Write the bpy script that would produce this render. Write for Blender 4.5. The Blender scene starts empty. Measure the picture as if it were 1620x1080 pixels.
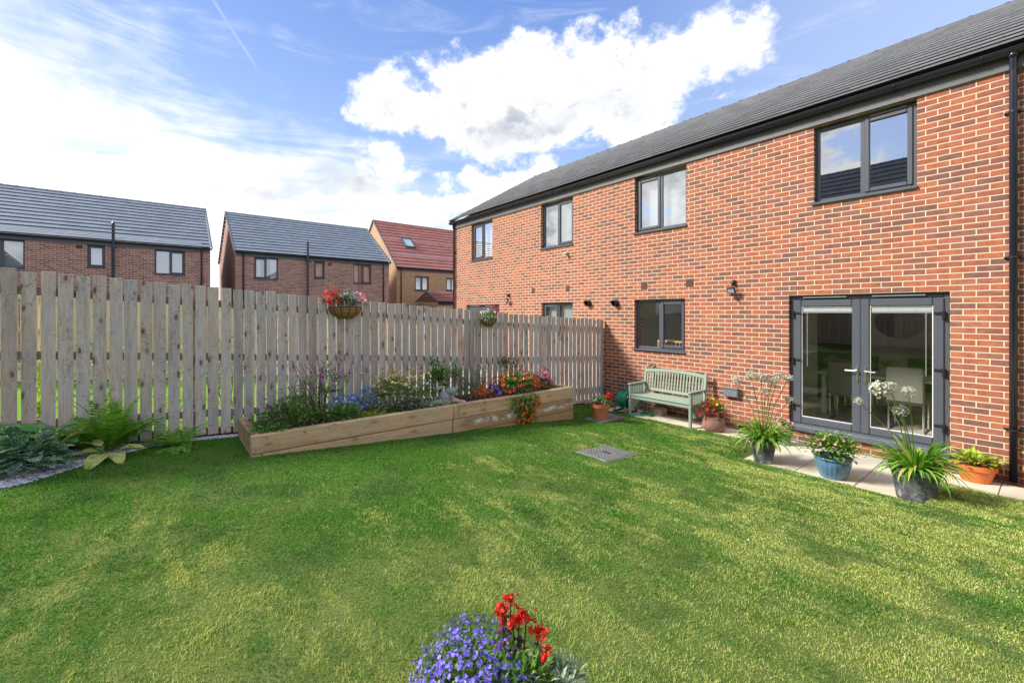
import bpy, math, random
import numpy as np
from mathutils import Vector, Matrix
random.seed(7)
rng = np.random.default_rng(11)
R = math.radians
C = bpy.context.scene.collection
S = bpy.context.scene
# ------------------------------------------------------------------ camera, world, sun, exposure
# frame of reference: X runs along the brick house wall (to the right), Y points into the house, wall face at Y = 0
CAM = Vector((.8343, -7.7247, 1.98))
cd = bpy.data.cameras.new('camera'); cam = bpy.data.objects.new('camera', cd); C.objects.link(cam)
cam.location = CAM; cam.rotation_euler = (R(90), 0, R(51.29))
cd.sensor_width = 36; cd.lens = 690/1620*36; cd.shift_y = -46/1620
cd.clip_start = .05; cd.clip_end = 2000
S.camera = cam
SUN_EL = R(38); SUN_AZ = (-.60, -.80)
sd = bpy.data.lights.new('sun', 'SUN'); sun = bpy.data.objects.new('sun', sd); C.objects.link(sun)
sd.energy = 2.2; sd.angle = R(12); sd.color = (1, .93, .82)
sv = Vector((SUN_AZ[0]*math.cos(SUN_EL), SUN_AZ[1]*math.cos(SUN_EL), math.sin(SUN_EL)))
sun.rotation_euler = sv.to_track_quat('Z', 'Y').to_euler(); sun.location = (0, -30, 30)
S.view_settings.view_transform = 'Standard'; S.view_settings.look = 'None'
EXPO = 1.65; S.view_settings.exposure = EXPO; S.view_settings.gamma = 1
S.render.engine = 'CYCLES'
S.cycles.max_bounces = 6; S.cycles.diffuse_bounces = 4; S.cycles.transparent_max_bounces = 10

class NT:
    """tiny node tree helper"""
    def __init__(s, tree): s.t = tree; s.t.nodes.clear()
    def n(s, typ, inp=None, **kw):
        nd = s.t.nodes.new(typ)
        for k, v in kw.items(): setattr(nd, k, v)
        for k, v in (inp or {}).items():
            sk = nd.inputs[k]
            if isinstance(v, bpy.types.NodeSocket): s.t.links.new(v, sk)
            else:
                if isinstance(v, tuple) and len(v) == 3 and sk.type == 'RGBA': v = (*v, 1)
                sk.default_value = v
        return nd
    def m(s, op, a, b=0., c=0., clamp=False):
        nd = s.t.nodes.new('ShaderNodeMath'); nd.operation = op; nd.use_clamp = clamp
        for i, v in enumerate((a, b, c)):
            if isinstance(v, bpy.types.NodeSocket): s.t.links.new(v, nd.inputs[i])
            else: nd.inputs[i].default_value = v
        return nd.outputs[0]
    def mix(s, f, a, b, blend='MIX'):
        nd = s.t.nodes.new('ShaderNodeMix'); nd.data_type = 'RGBA'; nd.blend_type = blend
        for i, v in ((0, f), (6, a), (7, b)):
            if isinstance(v, bpy.types.NodeSocket): s.t.links.new(v, nd.inputs[i])
            else:
                if isinstance(v, tuple) and len(v) == 3: v = (*v, 1)
                nd.inputs[i].default_value = v
        return nd.outputs[2]
    def ramp(s, f, stops, interp='LINEAR'):
        nd = s.t.nodes.new('ShaderNodeValToRGB'); cr = nd.color_ramp; cr.interpolation = interp
        while len(cr.elements) < len(stops): cr.elements.new(.5)
        for e, (p, c) in zip(cr.elements, stops):
            e.position = p; e.color = (*c, 1) if len(c) == 3 else c
        s.t.links.new(f, nd.inputs[0]); return nd.outputs[0]
    def noise(s, vec, scale, detail=3, rough=.5, dist=0., col=False):
        nd = s.n('ShaderNodeTexNoise', {'Scale': scale, 'Detail': detail, 'Roughness': rough, 'Distortion': dist})
        if vec is not None: s.t.links.new(vec, nd.inputs['Vector'])
        return nd.outputs[1 if col else 0]
    def smooth(s, v, a, b):
        nd = s.n('ShaderNodeMapRange', {'Value': v, 'From Min': a, 'From Max': b}, interpolation_type='SMOOTHSTEP')
        return nd.outputs[0]

# ---- sky
wd = bpy.data.worlds.new('World'); wd.cycles.sampling_method = 'MANUAL'; wd.cycles.sample_map_resolution = 256; S.world = wd; wd.use_nodes = True
def build_world():
    N = NT(wd.node_tree)
    sky = N.n('ShaderNodeTexSky', sky_type='NISHITA', sun_disc=False, sun_elevation=SUN_EL,
              sun_rotation=math.atan2(SUN_AZ[0], SUN_AZ[1]), altitude=60, air_density=1.0, dust_density=.8, ozone_density=2.0)
    g = N.n('ShaderNodeTexCoord').outputs['Generated']
    sp = N.n('ShaderNodeSeparateXYZ', {0: g})
    x, y, z = sp.outputs
    # azimuth measured from the compass bearing of the far end of the garden, elevation in degrees
    ax = N.m('ADD', N.m('MULTIPLY', x, .6254), N.m('MULTIPLY', y, .7803))
    ay = N.m('ADD', N.m('MULTIPLY', x, -.7803), N.m('MULTIPLY', y, .6254))
    az = N.m('MULTIPLY', N.m('ARCTAN2', ax, ay), 57.2958)
    el = N.m('MULTIPLY', N.m('ARCSINE', z), 57.2958)
    K = 1/(.15*2**EXPO)
    nv = N.n('ShaderNodeMapping', {'Vector': g, 'Scale': (1, 1, 1.35)}).outputs[0]
    wn = N.noise(nv, 5., 1, .5, 0, col=True); ws = N.n('ShaderNodeSeparateXYZ', {0: wn}).outputs
    wm = N.noise(nv, 17., 1, .5, 0, col=True); wt = N.n('ShaderNodeSeparateXYZ', {0: wm}).outputs
    azw = N.m('ADD', az, N.m('ADD', N.m('MULTIPLY', N.m('SUBTRACT', ws[0], .5), 13.), N.m('MULTIPLY', N.m('SUBTRACT', wt[0], .5), 5.)))
    elw = N.m('ADD', el, N.m('ADD', N.m('MULTIPLY', N.m('SUBTRACT', ws[1], .5), 9.), N.m('MULTIPLY', N.m('SUBTRACT', wt[1], .5), 4.)))
    n1 = N.noise(nv, 7.5, 6, .64, 0.)
    n2 = N.noise(nv, 24., 4, .66, 0.)
    n3 = N.noise(N.n('ShaderNodeMapping', {'Vector': g, 'Location': (3.1, 1.7, .4), 'Scale': (1, 1, 2)}).outputs[0], 2.6, 6, .6, 0.)
    def ell(ca, ce, ra, re, A, E_):
        a = N.m('DIVIDE', N.m('SUBTRACT', A, ca), ra); b = N.m('DIVIDE', N.m('SUBTRACT', E_, ce), re)
        d = N.m('SQRT', N.m('ADD', N.m('MULTIPLY', a, a), N.m('MULTIPLY', b, b)))
        return N.m('MULTIPLY', N.m('SUBTRACT', 1., d), math.sqrt(ra*re)/6.)
    def px(X, Y, rx, ry, warp=True):                  # bearings read off the photograph
        a = math.atan((X-810)/690); e = math.atan((494-Y)/690*math.cos(a)); c = math.cos(a)
        return ell(math.degrees(a), math.degrees(e), math.degrees(rx/690)*c*c, math.degrees(ry/690)*c*math.cos(e)**2, *((azw, elw) if warp else (az, el)))
    def many(lst):
        r = None
        for q in lst: e = px(*q); r = e if r is None else N.m('MAXIMUM', r, e)
        return r
    big = many([(635, 160, 88, 70), (740, 165, 110, 80), (850, 150, 110, 95), (930, 120, 80, 85), (1040, 130, 75, 70), (1105, 90, 60, 80), (1150, 60, 35, 40), (880, 205, 150, 45), (1000, 200, 95, 52),
              (755, 300, 95, 45), (820, 285, 60, 32), (598, 272, 40, 20), (676, 345, 120, 30), (610, 330, 110, 40), (350, 300, 150, 50), (200, 250, 120, 50)])
    lft = many([(60, 330, 420, 200), (0, 190, 230, 170), (330, 330, 280, 115), (480, 330, 180, 66), (560, 350, 160, 50)])
    away = N.smooth(N.m('ABSOLUTE', az), 58, 80)
    oth = N.m('SUBTRACT', N.m('MULTIPLY', N.m('MULTIPLY', n3, away), 7.), 2.95)
    edge = N.m('ADD', N.m('MULTIPLY', N.m('SUBTRACT', n1, .5), 1.7), N.m('MULTIPLY', N.m('SUBTRACT', n2, .5), 1.0))
    fb = N.m('ADD', N.m('MAXIMUM', big, oth), edge)
    m_big = N.smooth(fb, -.12, .36)
    cm = N.n('ShaderNodeMapping', {'Vector': g, 'Rotation': (0, R(-24), R(20)), 'Scale': (2.0, 2.0, 12)}).outputs[0]
    streak = N.noise(cm, 1.8, 5, .62, .9)
    fl = N.m('ADD', N.m('MULTIPLY', lft, .45), N.m('ADD', N.m('MULTIPLY', edge, .35), N.m('MULTIPLY', N.m('SUBTRACT', streak, .5), 1.8)))
    m_l = N.m('MULTIPLY', N.smooth(fl, -.55, .55), .97)
    cir = N.m('MULTIPLY', N.smooth(streak, .50, .82), .30)
    ct = N.m('SUBTRACT', el, N.m('ADD', N.m('MULTIPLY', N.m('ADD', az, 34.2), -1.15), 30.3))
    cw = N.m('MULTIPLY', N.smooth(N.m('ABSOLUTE', ct), .38, .05), N.m('MULTIPLY', N.smooth(az, -35.5, -34), N.smooth(az, -29.6, -31.5)))
    cw = N.m('MULTIPLY', cw, .18)
    hor = N.m('MULTIPLY', N.smooth(el, 14, 0), .8)
    mask = N.m('MAXIMUM', m_big, N.m('MAXIMUM', m_l, N.m('MAXIMUM', cir, N.m('MAXIMUM', cw, hor))))
    dk = lambda q, lo, hi, amp, wgt: N.m('MULTIPLY', N.smooth(N.m('ADD', px(*q), N.m('MULTIPLY', N.m('SUBTRACT', n1, .5), amp)), lo, hi), wgt)
    sh = N.m('ADD', N.m('MULTIPLY', N.m('MULTIPLY', N.smooth(fb, .25, 1.5), N.smooth(N.m('ADD', n2, N.m('SUBTRACT', n1, .5)), .36, .62)), .55), dk((505, 296, 75, 30), -.3, .6, 2.0, .50))
    sh = N.m('ADD', sh, dk((860, 190, 190, 50), -.4, .9, 2., .36)); sh = N.m('ADD', sh, dk((560, 350, 150, 34), .0, .9, 2.6, .3)); sh = N.m('ADD', sh, dk((750, 320, 80, 25), .0, .9, 2., .25))
    sh = N.m('ADD', sh, N.m('MULTIPLY', N.m('MULTIPLY', N.smooth(n1, .44, .62), away), .45), clamp=True)
    ccol = N.mix(sh, (1.22*K, 1.22*K, 1.22*K), (.46*K, .52*K, .62*K))
    # the photograph's sky: clear cornflower blue overhead, paling to the right and to the skyline
    clear = N.mix(N.smooth(el, 4, 46), (.50*K, .68*K, .98*K), (.105*K, .265*K, .76*K))
    clear = N.mix(N.m('MULTIPLY', N.smooth(az, 4, 50), .80), clear, (.62*K, .74*K, 1.02*K))
    skc = N.mix(.72, N.mix(1., sky.outputs[0], (.62, .60, .66), 'MULTIPLY'), clear)
    col = N.mix(mask, skc, ccol)
    bg = N.n('ShaderNodeBackground', {'Color': col, 'Strength': .15})
    N.n('ShaderNodeOutputWorld', {'Surface': bg.outputs[0]})
build_world()

# ------------------------------------------------------------------ helpers
class MB:
    def __init__(s): s.v = []; s.f = []
    def add(s, vs, fs):
        o = len(s.v); s.v += [tuple(p) for p in vs]; s.f += [tuple(i+o for i in f) for f in fs]; return s
    def quad(s, a, b, c, d): return s.add((a, b, c, d), ((0, 1, 2, 3),))
    def box(s, x0, x1, y0, y1, z0, z1, rot=None, org=None):
        vs = [Vector(p) for p in ((x0,y0,z0),(x1,y0,z0),(x1,y1,z0),(x0,y1,z0),(x0,y0,z1),(x1,y0,z1),(x1,y1,z1),(x0,y1,z1))]
        if rot is not None:
            org = Vector(org) if org is not None else Vector((0, 0, 0))
            vs = [rot @ (p-org) + org for p in vs]
        return s.add(vs, ((0,3,2,1),(4,5,6,7),(0,1,5,4),(1,2,6,5),(2,3,7,6),(3,0,4,7)))
    def bbox(s, x0, x1, y0, y1, z0, z1, b=.004):
        """box with chamfered edges"""
        vs = []; 
        for z, q in ((z0, b), (z0+b, 0), (z1-b, 0), (z1, b)):
            X0, X1, Y0, Y1 = x0+q, x1-q, y0+q, y1-q; c = b if q == 0 else b*.3
            vs += [(X0+c,Y0,z),(X1-c,Y0,z),(X1,Y0+c,z),(X1,Y1-c,z),(X1-c,Y1,z),(X0+c,Y1,z),(X0,Y1-c,z),(X0,Y0+c,z)]
        fs = [tuple(range(7, -1, -1)), tuple(range(24, 32))]
        for k in range(3):
            for i in range(8): j = (i+1) % 8; fs.append((k*8+i, k*8+j, k*8+8+j, k*8+8+i))
        return s.add(vs, fs)
    def tube(s, pts, rad, n=8, cap=True):
        pts = [Vector(p) for p in pts]; rad = rad if hasattr(rad, '__len__') else [rad]*len(pts)
        vs = []; fs = []; prev = None
        for i, p in enumerate(pts):
            t = (pts[min(i+1, len(pts)-1)] - pts[max(i-1, 0)]).normalized()
            a = prev if prev is not None else (Vector((0, 0, 1)) if abs(t.z) < .9 else Vector((1, 0, 0)))
            u = (a - t*a.dot(t)).normalized(); w = t.cross(u); prev = u
            for k in range(n):
                q = 2*math.pi*k/n; vs.append(p + (u*math.cos(q) + w*math.sin(q))*rad[i])
        for i in range(len(pts)-1):
            for k in range(n): j = (k+1) % n; fs.append((i*n+k, i*n+j, i*n+n+j, i*n+n+k))
        if cap: fs += [tuple(range(n-1, -1, -1)), tuple(range((len(pts)-1)*n, len(pts)*n))]
        return s.add(vs, fs)
    def lathe(s, prof, n=28, c=(0, 0, 0), flute=None, sx=1, sy=1):
        vs = []; fs = []
        for r, z in prof:
            for k in range(n):
                q = 2*math.pi*k/n; rr = r*(flute(q, z) if flute else 1)
                vs.append((c[0]+rr*math.cos(q)*sx, c[1]+rr*math.sin(q)*sy, c[2]+z))
        for i in range(len(prof)-1):
            for k in range(n): j = (k+1) % n; fs.append((i*n+k, i*n+j, i*n+n+j, i*n+n+k))
        return s.add(vs, fs)
    def sphere(s, c, r, n=12, m=8, rot=None):
        c = Vector(c); r = r if hasattr(r, '__len__') else (r, r, r); vs = []; fs = []
        for i in range(m+1):
            a = math.pi*i/m
            for k in range(n):
                q = 2*math.pi*k/n; p = Vector((r[0]*math.sin(a)*math.cos(q), r[1]*math.sin(a)*math.sin(q), r[2]*math.cos(a)))
                if rot is not None: p = rot @ p
                vs.append(c+p)
        for i in range(m):
            for k in range(n): j = (k+1) % n; fs.append((i*n+k, i*n+n+k, i*n+n+j, i*n+j))
        return s.add(vs, fs)
    def build(s, name, mat, parent=None, smooth=False, loc=None):
        me = bpy.data.meshes.new(name); me.from_pydata(s.v, [], s.f); me.update()
        if smooth: me.polygons.foreach_set('use_smooth', [True]*len(me.polygons))
        o = bpy.data.objects.new(name, me); C.objects.link(o)
        if mat: me.materials.append(mat)
        if parent is not None: o.parent = parent
        if loc is not None: o.location = loc
        return o
def tag(o, label=None, cat=None, group=None, kind=None):
    if label: o['label'] = label
    if cat: o['category'] = cat
    if group: o['group'] = group
    if kind: o['kind'] = kind
    return o
def thing(name, label, cat, loc=(0, 0, 0), rz=0, group=None):
    o = bpy.data.objects.new(name, None); C.objects.link(o); o.empty_display_size = .1
    o.location = loc; o.rotation_euler = (0, 0, rz); return tag(o, label, cat, group)
def copy_tree(o, parent=None):
    c = o.copy(); C.objects.link(c)
    if parent is not None: c.parent = parent
    for ch in list(o.children): copy_tree(ch, c)
    return c
def np_mesh(name, V, F, mat, parent=None):
    """V (n,3) float, F (m,k) int"""
    me = bpy.data.meshes.new(name); k = F.shape[1]
    me.vertices.add(len(V)); me.vertices.foreach_set('co', V.astype(np.float32).ravel())
    me.loops.add(F.size); me.loops.foreach_set('vertex_index', F.astype(np.int32).ravel())
    me.polygons.add(len(F)); me.polygons.foreach_set('loop_start', np.arange(0, F.size, k, dtype=np.int32))
    me.update(calc_edges=True)
    o = bpy.data.objects.new(name, me); C.objects.link(o); me.materials.append(mat)
    if parent is not None: o.parent = parent
    return o

# ------------------------------------------------------------------ materials
def newmat(name):
    m = bpy.data.materials.new(name); m.use_nodes = True; return m, NT(m.node_tree)
def simple(name, col, rough=.6, metal=0., var=.12, scale=6., bump=.0, bscale=60., spec=.5, coat=0.):
    m, N = newmat(name)
    tc = N.n('ShaderNodeTexCoord').outputs['Object']
    n = N.noise(tc, scale, 5, .6)
    c = N.mix(n, tuple(max(0, k*(1-var*1.6)) for k in col), tuple(min(1, k*(1+var*1.6)) for k in col))
    inp = {'Base Color': c, 'Roughness': rough, 'Metallic': metal, 'Specular IOR Level': spec, 'Coat Weight': coat}
    if bump: inp['Normal'] = N.n('ShaderNodeBump', {'Height': N.noise(tc, bscale, 4, .6), 'Strength': bump, 'Distance': .004}).outputs[0]
    b = N.n('ShaderNodeBsdfPrincipled', inp)
    N.n('ShaderNodeOutputMaterial', {0: b.outputs[0]}); return m
def brick_mat(name, stops, mortar, seedoff=0.):
    m, N = newmat(name)
    tc = N.n('ShaderNodeTexCoord').outputs['Object']
    sp = N.n('ShaderNodeSeparateXYZ', {0: tc})
    u = N.m('ADD', sp.outputs[0], sp.outputs[1]); zz = N.m('ADD', sp.outputs[2], -.145+.075*40)
    wob = N.m('MULTIPLY', N.m('SUBTRACT', N.noise(tc, 2.2, 2), .5), .006)
    v = N.n('ShaderNodeCombineXYZ', {0: N.m('ADD', N.m('ADD', u, 45.0+seedoff), wob), 1: N.m('ADD', zz, wob), 2: 0.}).outputs[0]
    bt = N.n('ShaderNodeTexBrick', {'Vector': v, 'Color1': (0, 0, 0), 'Color2': (1, 1, 1), 'Mortar': (.5, .5, .5), 'Scale': 1., 'Mortar Size': .0066,
             'Mortar Smooth': .3, 'Bias': 0., 'Brick Width': .225, 'Row Height': .075}, offset=.5, offset_frequency=2)
    rc = N.ramp(bt.outputs[0], stops)
    n1 = N.noise(tc, 38, 5, .65); n2 = N.noise(tc, 1.1, 4, .6); n3 = N.noise(tc, 9, 3, .6)
    rc = N.mix(N.m('MULTIPLY', N.smooth(n1, .3, .8), .55), rc, N.mix(1., rc, (1.55, 1.6, 1.65), 'MULTIPLY'))
    rc = N.mix(N.m('MULTIPLY', N.smooth(n3, .35, .7), .5), rc, N.mix(1., rc, (.62, .6, .6), 'MULTIPLY'))
    sk = N.noise(N.n('ShaderNodeMapping', {'Vector': tc, 'Scale': (9, 9, 42)}).outputs[0], 1., 4, .7, .4)
    rc = N.mix(N.m('MULTIPLY', N.smooth(sk, .50, .66), .62), rc, (.15, .085, .075))
    rc = N.mix(N.m('MULTIPLY', N.smooth(sk, .44, .32), .5), rc, (.50, .17, .08))
    # pale salt bloom and scuffs
    rc = N.mix(N.m('MULTIPLY', N.smooth(N.noise(tc, 6.5, 6, .75), .62, .78), .35), rc, (.62, .5, .46))
    rc = N.mix(N.m('MULTIPLY', N.smooth(N.noise(tc, .7, 4, .6), .40, .62), .28), rc, N.mix(1., rc, (.74, .72, .74), 'MULTIPLY'))
    mo = N.mix(n2, tuple(k*.86 for k in mortar), mortar)
    mo = N.mix(N.m('MULTIPLY', n1, .35), mo, tuple(k*.6 for k in mortar))
    # courses near the ground are darker
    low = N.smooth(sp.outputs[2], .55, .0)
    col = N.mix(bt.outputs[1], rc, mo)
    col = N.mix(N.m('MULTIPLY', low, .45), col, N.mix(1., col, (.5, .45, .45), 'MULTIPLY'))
    h = N.m('ADD', N.m('MULTIPLY', N.m('SUBTRACT', 1., bt.outputs[1]), 1.), N.m('MULTIPLY', n1, .35))
    bp = N.n('ShaderNodeBump', {'Height': h, 'Strength': .8, 'Distance': .005}).outputs[0]
    b = N.n('ShaderNodeBsdfPrincipled', {'Base Color': col, 'Roughness': .88, 'Normal': bp, 'Specular IOR Level': .25})
    N.n('ShaderNodeOutputMaterial', {0: b.outputs[0]}); return m
def wood_mat(name, a, b_, knotc, grey=0., axis='Z', rough=.8, kn=1., stain=None):
    """weathered timber, grain along the given object axis, different for each object"""
    m, N = newmat(name)
    tc = N.n('ShaderNodeTexCoord').outputs['Object']
    rnd = N.n('ShaderNodeObjectInfo').outputs['Random']
    off = N.n('ShaderNodeCombineXYZ', {0: N.m('MULTIPLY', rnd, 37.), 1: N.m('MULTIPLY', rnd, 91.), 2: N.m('MULTIPLY', rnd, 53.)}).outputs[0]
    v = N.n('ShaderNodeVectorMath', {0: tc, 1: off}, operation='ADD').outputs[0]
    sc = {'Z': (1, 1, .07), 'Y': (1, .07, 1), 'X': (.07, 1, 1)}[axis]
    vs_ = N.n('ShaderNodeSeparateXYZ', {0: v}).outputs
    kv = N.n('ShaderNodeCombineXYZ', {0: N.m('MULTIPLY', vs_[1], 7. if axis == 'Z' else 2.4), 1: N.m('MULTIPLY', N.m('ADD', vs_[2], vs_[0]), 2.7 if axis == 'Z' else 6.), 2: 0.}).outputs[0]
    vo = N.n('ShaderNodeTexVoronoi', {'Vector': kv, 'Scale': 1., 'Randomness': 1.}, voronoi_dimensions='2D')
    kr = N.n('ShaderNodeSeparateXYZ', {0: vo.outputs['Color']}).outputs[0]; vo = N.m('ADD', N.m('ADD', vo.outputs[0], N.m('MULTIPLY', N.smooth(kr, .35, .75), .13)), N.m('MULTIPLY', N.m('SUBTRACT', N.noise(v, 40, 2), .5), .10))
    kd = N.smooth(vo, .26, .08)
    warp = N.n('ShaderNodeVectorMath', {0: v, 1: N.n('ShaderNodeCombineXYZ', {0: N.m('MULTIPLY', kd, .05), 1: N.m('MULTIPLY', kd, .05), 2: N.m('MULTIPLY', kd, .05)}).outputs[0]}, operation='ADD').outputs[0]
    gv = N.n('ShaderNodeMapping', {'Vector': warp, 'Scale': sc}).outputs[0]
    g1 = N.noise(gv, 75, 4, .65, .6); g2 = N.noise(gv, 16, 3, .6, 1.0); blot = N.noise(v, 3.0, 4, .6)
    c = N.mix(g2, a, b_)
    c = N.mix(N.m('MULTIPLY', N.smooth(g1, .42, .75), .7), c, N.mix(1., c, (.55, .52, .5), 'MULTIPLY'))
    c = N.mix(N.m('MULTIPLY', N.smooth(blot, .40, .62), .75), c, N.mix(1., c, (1.14, 1.0, .87), 'MULTIPLY'))
    c = N.mix(N.m('MULTIPLY', N.m('SUBTRACT', rnd, .5), .75, clamp=True), c, N.mix(1., c, (.95, .74, .58), 'MULTIPLY'))
    c = N.mix(N.m('MULTIPLY', N.smooth(N.m('FRACT', N.m('MULTIPLY', rnd, 7.3)), .45, .0), .6), c, N.mix(1., c, (.66, .68, .72), 'MULTIPLY'))
    c = N.mix(N.m('MULTIPLY', N.smooth(N.noise(gv, 7, 2, .5, .5), .50, .66), .45), c, N.mix(1., c, (.62, .60, .60), 'MULTIPLY'))
    if kn:
        # checks and resin streaks that run out from the knots
        cr = N.m('ABSOLUTE', N.m('SUBTRACT', N.noise(N.n('ShaderNodeMapping', {'Vector': warp, 'Scale': (3, 3, 3)}).outputs[0], 2.2, 4, .6, 1.2), .5))
        c = N.mix(N.m('MULTIPLY', N.m('MULTIPLY', N.smooth(cr, .018, .003), N.smooth(vo, .75, .3)), .55*kn), c, knotc)
        c = N.mix(N.m('MULTIPLY', N.smooth(vo, .145, .05), kn*.85), c, knotc)
        c = N.mix(N.m('MULTIPLY', N.m('MULTIPLY', kd, N.smooth(vo, .10, .2)), .35*kn), c, knotc)
    if stain: 
        sp = N.n('ShaderNodeSeparateXYZ', {0: tc}); c = stain(N, c, sp, tc)
    bp = N.n('ShaderNodeBump', {'Height': N.m('ADD', g1, N.m('MULTIPLY', g2, .5)), 'Strength': .5, 'Distance': .003}).outputs[0]
    b = N.n('ShaderNodeBsdfPrincipled', {'Base Color': c, 'Roughness': rough, 'Normal': bp, 'Specular IOR Level': .3})
    N.n('ShaderNodeOutputMaterial', {0: b.outputs[0]}); return m
def leaf_mat(name, cols, trans=.3, rough=.5, spec=.4, vein=None):
    m, N = newmat(name)
    ri = N.n('ShaderNodeNewGeometry').outputs['Random Per Island']
    k = len(cols); c = N.ramp(ri, [(i/(k-1) if k > 1 else 0, q) for i, q in enumerate(cols)])
    tc = N.n('ShaderNodeTexCoord').outputs['Object']
    c = N.mix(N.m('MULTIPLY', N.noise(tc, 20, 3), .4), c, N.mix(1., c, (.6, .65, .55), 'MULTIPLY'))
    if vein: c = N.mix(N.smooth(N.noise(tc, vein[1], 3, .6, 2.), .50, .62), c, vein[0])
    b = N.n('ShaderNodeBsdfPrincipled', {'Base Color': c, 'Roughness': rough, 'Specular IOR Level': spec})
    t = N.n('ShaderNodeBsdfTranslucent', {'Color': N.mix(1., c, (1.1, 1.2, .7), 'MULTIPLY')})
    x = N.n('ShaderNodeMixShader', {0: trans, 1: b.outputs[0], 2: t.outputs[0]})
    N.n('ShaderNodeOutputMaterial', {0: x.outputs[0]}); return m
def glass_mat(name, base, tint=(.9, .95, .93)):
    m, N = newmat(name)
    fa = N.n('ShaderNodeLayerWeight', {'Blend': .5}).outputs['Facing']      # same from both sides of the pane
    f = N.m('ADD', N.m('MULTIPLY', N.m('POWER', fa, 4.), .8), base+.05, clamp=True)
    tc = N.n('ShaderNodeTexCoord').outputs['Object']
    bp = N.n('ShaderNodeBump', {'Height': N.noise(tc, .9, 1), 'Strength': .03, 'Distance': .02}).outputs[0]
    t = N.n('ShaderNodeBsdfTransparent', {'Color': tint}); g = N.n('ShaderNodeBsdfGlossy', {'Color': (.95, .97, 1.), 'Roughness': 0., 'Normal': bp})
    x = N.n('ShaderNodeMixShader', {0: f, 1: t.outputs[0], 2: g.outputs[0]})
    N.n('ShaderNodeOutputMaterial', {0: x.outputs[0]}); return m
def tile_mat(name, col, w=.33, var=.25, seam=.45, edge=1.):
    m, N = newmat(name)
    tc = N.n('ShaderNodeTexCoord').outputs['Object']
    sp = N.n('ShaderNodeSeparateXYZ', {0: tc})
    rid = N.n('ShaderNodeAttribute', attribute_name='course').outputs['Fac']
    v = N.n('ShaderNodeCombineXYZ', {0: N.m('ADD', sp.outputs[0], 40.), 1: N.m('ADD', N.m('MULTIPLY', rid, 1.), .5), 2: 0.}).outputs[0]
    bt = N.n('ShaderNodeTexBrick', {'Vector': v, 'Color1': (0, 0, 0), 'Color2': (1, 1, 1), 'Mortar': (.5, .5, .5), 'Scale': 1., 'Mortar Size': .004,
             'Mortar Smooth': .3, 'Brick Width': w, 'Row Height': 1.}, offset=.5)
    c = N.mix(bt.outputs[0], tuple(k*(1-var) for k in col), tuple(k*(1+var) for k in col))
    c = N.mix(N.m('MULTIPLY', N.noise(tc, 2., 5, .65), .5), c, N.mix(1., c, (1.45, 1.4, 1.35), 'MULTIPLY'))
    c = N.mix(N.m('MULTIPLY', N.smooth(N.noise(tc, 25, 4), .4, .7), .3), c, N.mix(1., c, (.8, .8, .8), 'MULTIPLY'))
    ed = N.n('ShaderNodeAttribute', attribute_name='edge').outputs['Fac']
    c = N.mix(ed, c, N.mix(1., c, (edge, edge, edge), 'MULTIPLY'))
    c = N.mix(N.m('MULTIPLY', bt.outputs[1], seam), c, tuple(k*.25 for k in col))
    b = N.n('ShaderNodeBsdfPrincipled', {'Base Color': c, 'Roughness': .62, 'Specular IOR Level': .5})
    N.n('ShaderNodeOutputMaterial', {0: b.outputs[0]}); return m

RED = [(0, (.18, .095, .080)), (.13, (.21, .095, .075)), (.30, (.32, .11, .066)), (.55, (.41, .135, .072)), (.8, (.37, .13, .08)), (.93, (.28, .12, .09)), (1, (.21, .105, .088))]
M = {}
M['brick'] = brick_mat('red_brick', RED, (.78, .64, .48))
M['brick_far'] = brick_mat('brown_brick', [(0, (.15, .105, .10)), (.3, (.28, .155, .125)), (.6, (.42, .215, .17)), (.85, (.34, .19, .16)), (1, (.19, .13, .125))], (.85, .68, .60))
M['brick_buff'] = brick_mat('buff_brick', [(0, (.42, .27, .15)), (.5, (.56, .36, .20)), (1, (.48, .31, .18))], (.62, .46, .32))
M['tile'] = tile_mat('grey_tile', (.085, .09, .10), var=.14, edge=4.2)  # front edges far paler than faces: bare cement, plus sunlight painted in
M['tile_far'] = tile_mat('slate_tile', (.18, .22, .275), var=.1, edge=1.)
M['tile_red'] = tile_mat('red_tile', (.36, .145, .12), var=.12, edge=1.)
M['pvc'] = simple('anthracite_pvc', (.075, .085, .108), .42, var=.06, scale=2, spec=.5)
M['fascia'] = simple('grey_fascia', (.13, .13, .14), .55, var=.15, scale=1.5)
M['gutter'] = simple('black_gutter', (.018, .021, .03), .22, var=.1, spec=.6)
M['fpipe'] = simple('black_pipe', (.016, .02, .036), .25, var=.1, spec=.6)
M['black'] = simple('black_plastic', (.015, .015, .017), .4)
M['glass_up'] = glass_mat('reflective_glass', .50)
M['glass_low'] = glass_mat('window_glass', .04, (1, 1, 1))
M['glass_far'] = glass_mat('far_glass', .30)
M['white'] = simple('white_paint', (.78, .78, .76), .5, var=.04)
M['plaster'] = simple('plaster', (.62, .61, .57), .9, var=.05)
M['floor'] = simple('grey_floor', (.55, .51, .45), .5, var=.15)
M['silver'] = simple('brushed_metal', (.7, .7, .72), .25, 1.)
M['blind'] = simple('white_blind', (.40, .46, .47), .7, var=.04)
M['curtain'] = simple('curtain_cloth', (.72, .70, .70), .9, var=.1)
M['fence'] = wood_mat('weathered_pine', (.40, .385, .395), (.70, .675, .68), (.10, .065, .05))
M['rail'] = wood_mat('weathered_rail', (.24, .205, .17), (.36, .31, .26), (.07, .05, .04), axis='Y')
M['palewood'] = wood_mat('new_pine', (.72, .62, .47), (.85, .76, .60), (.4, .25, .13), kn=.4)
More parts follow.
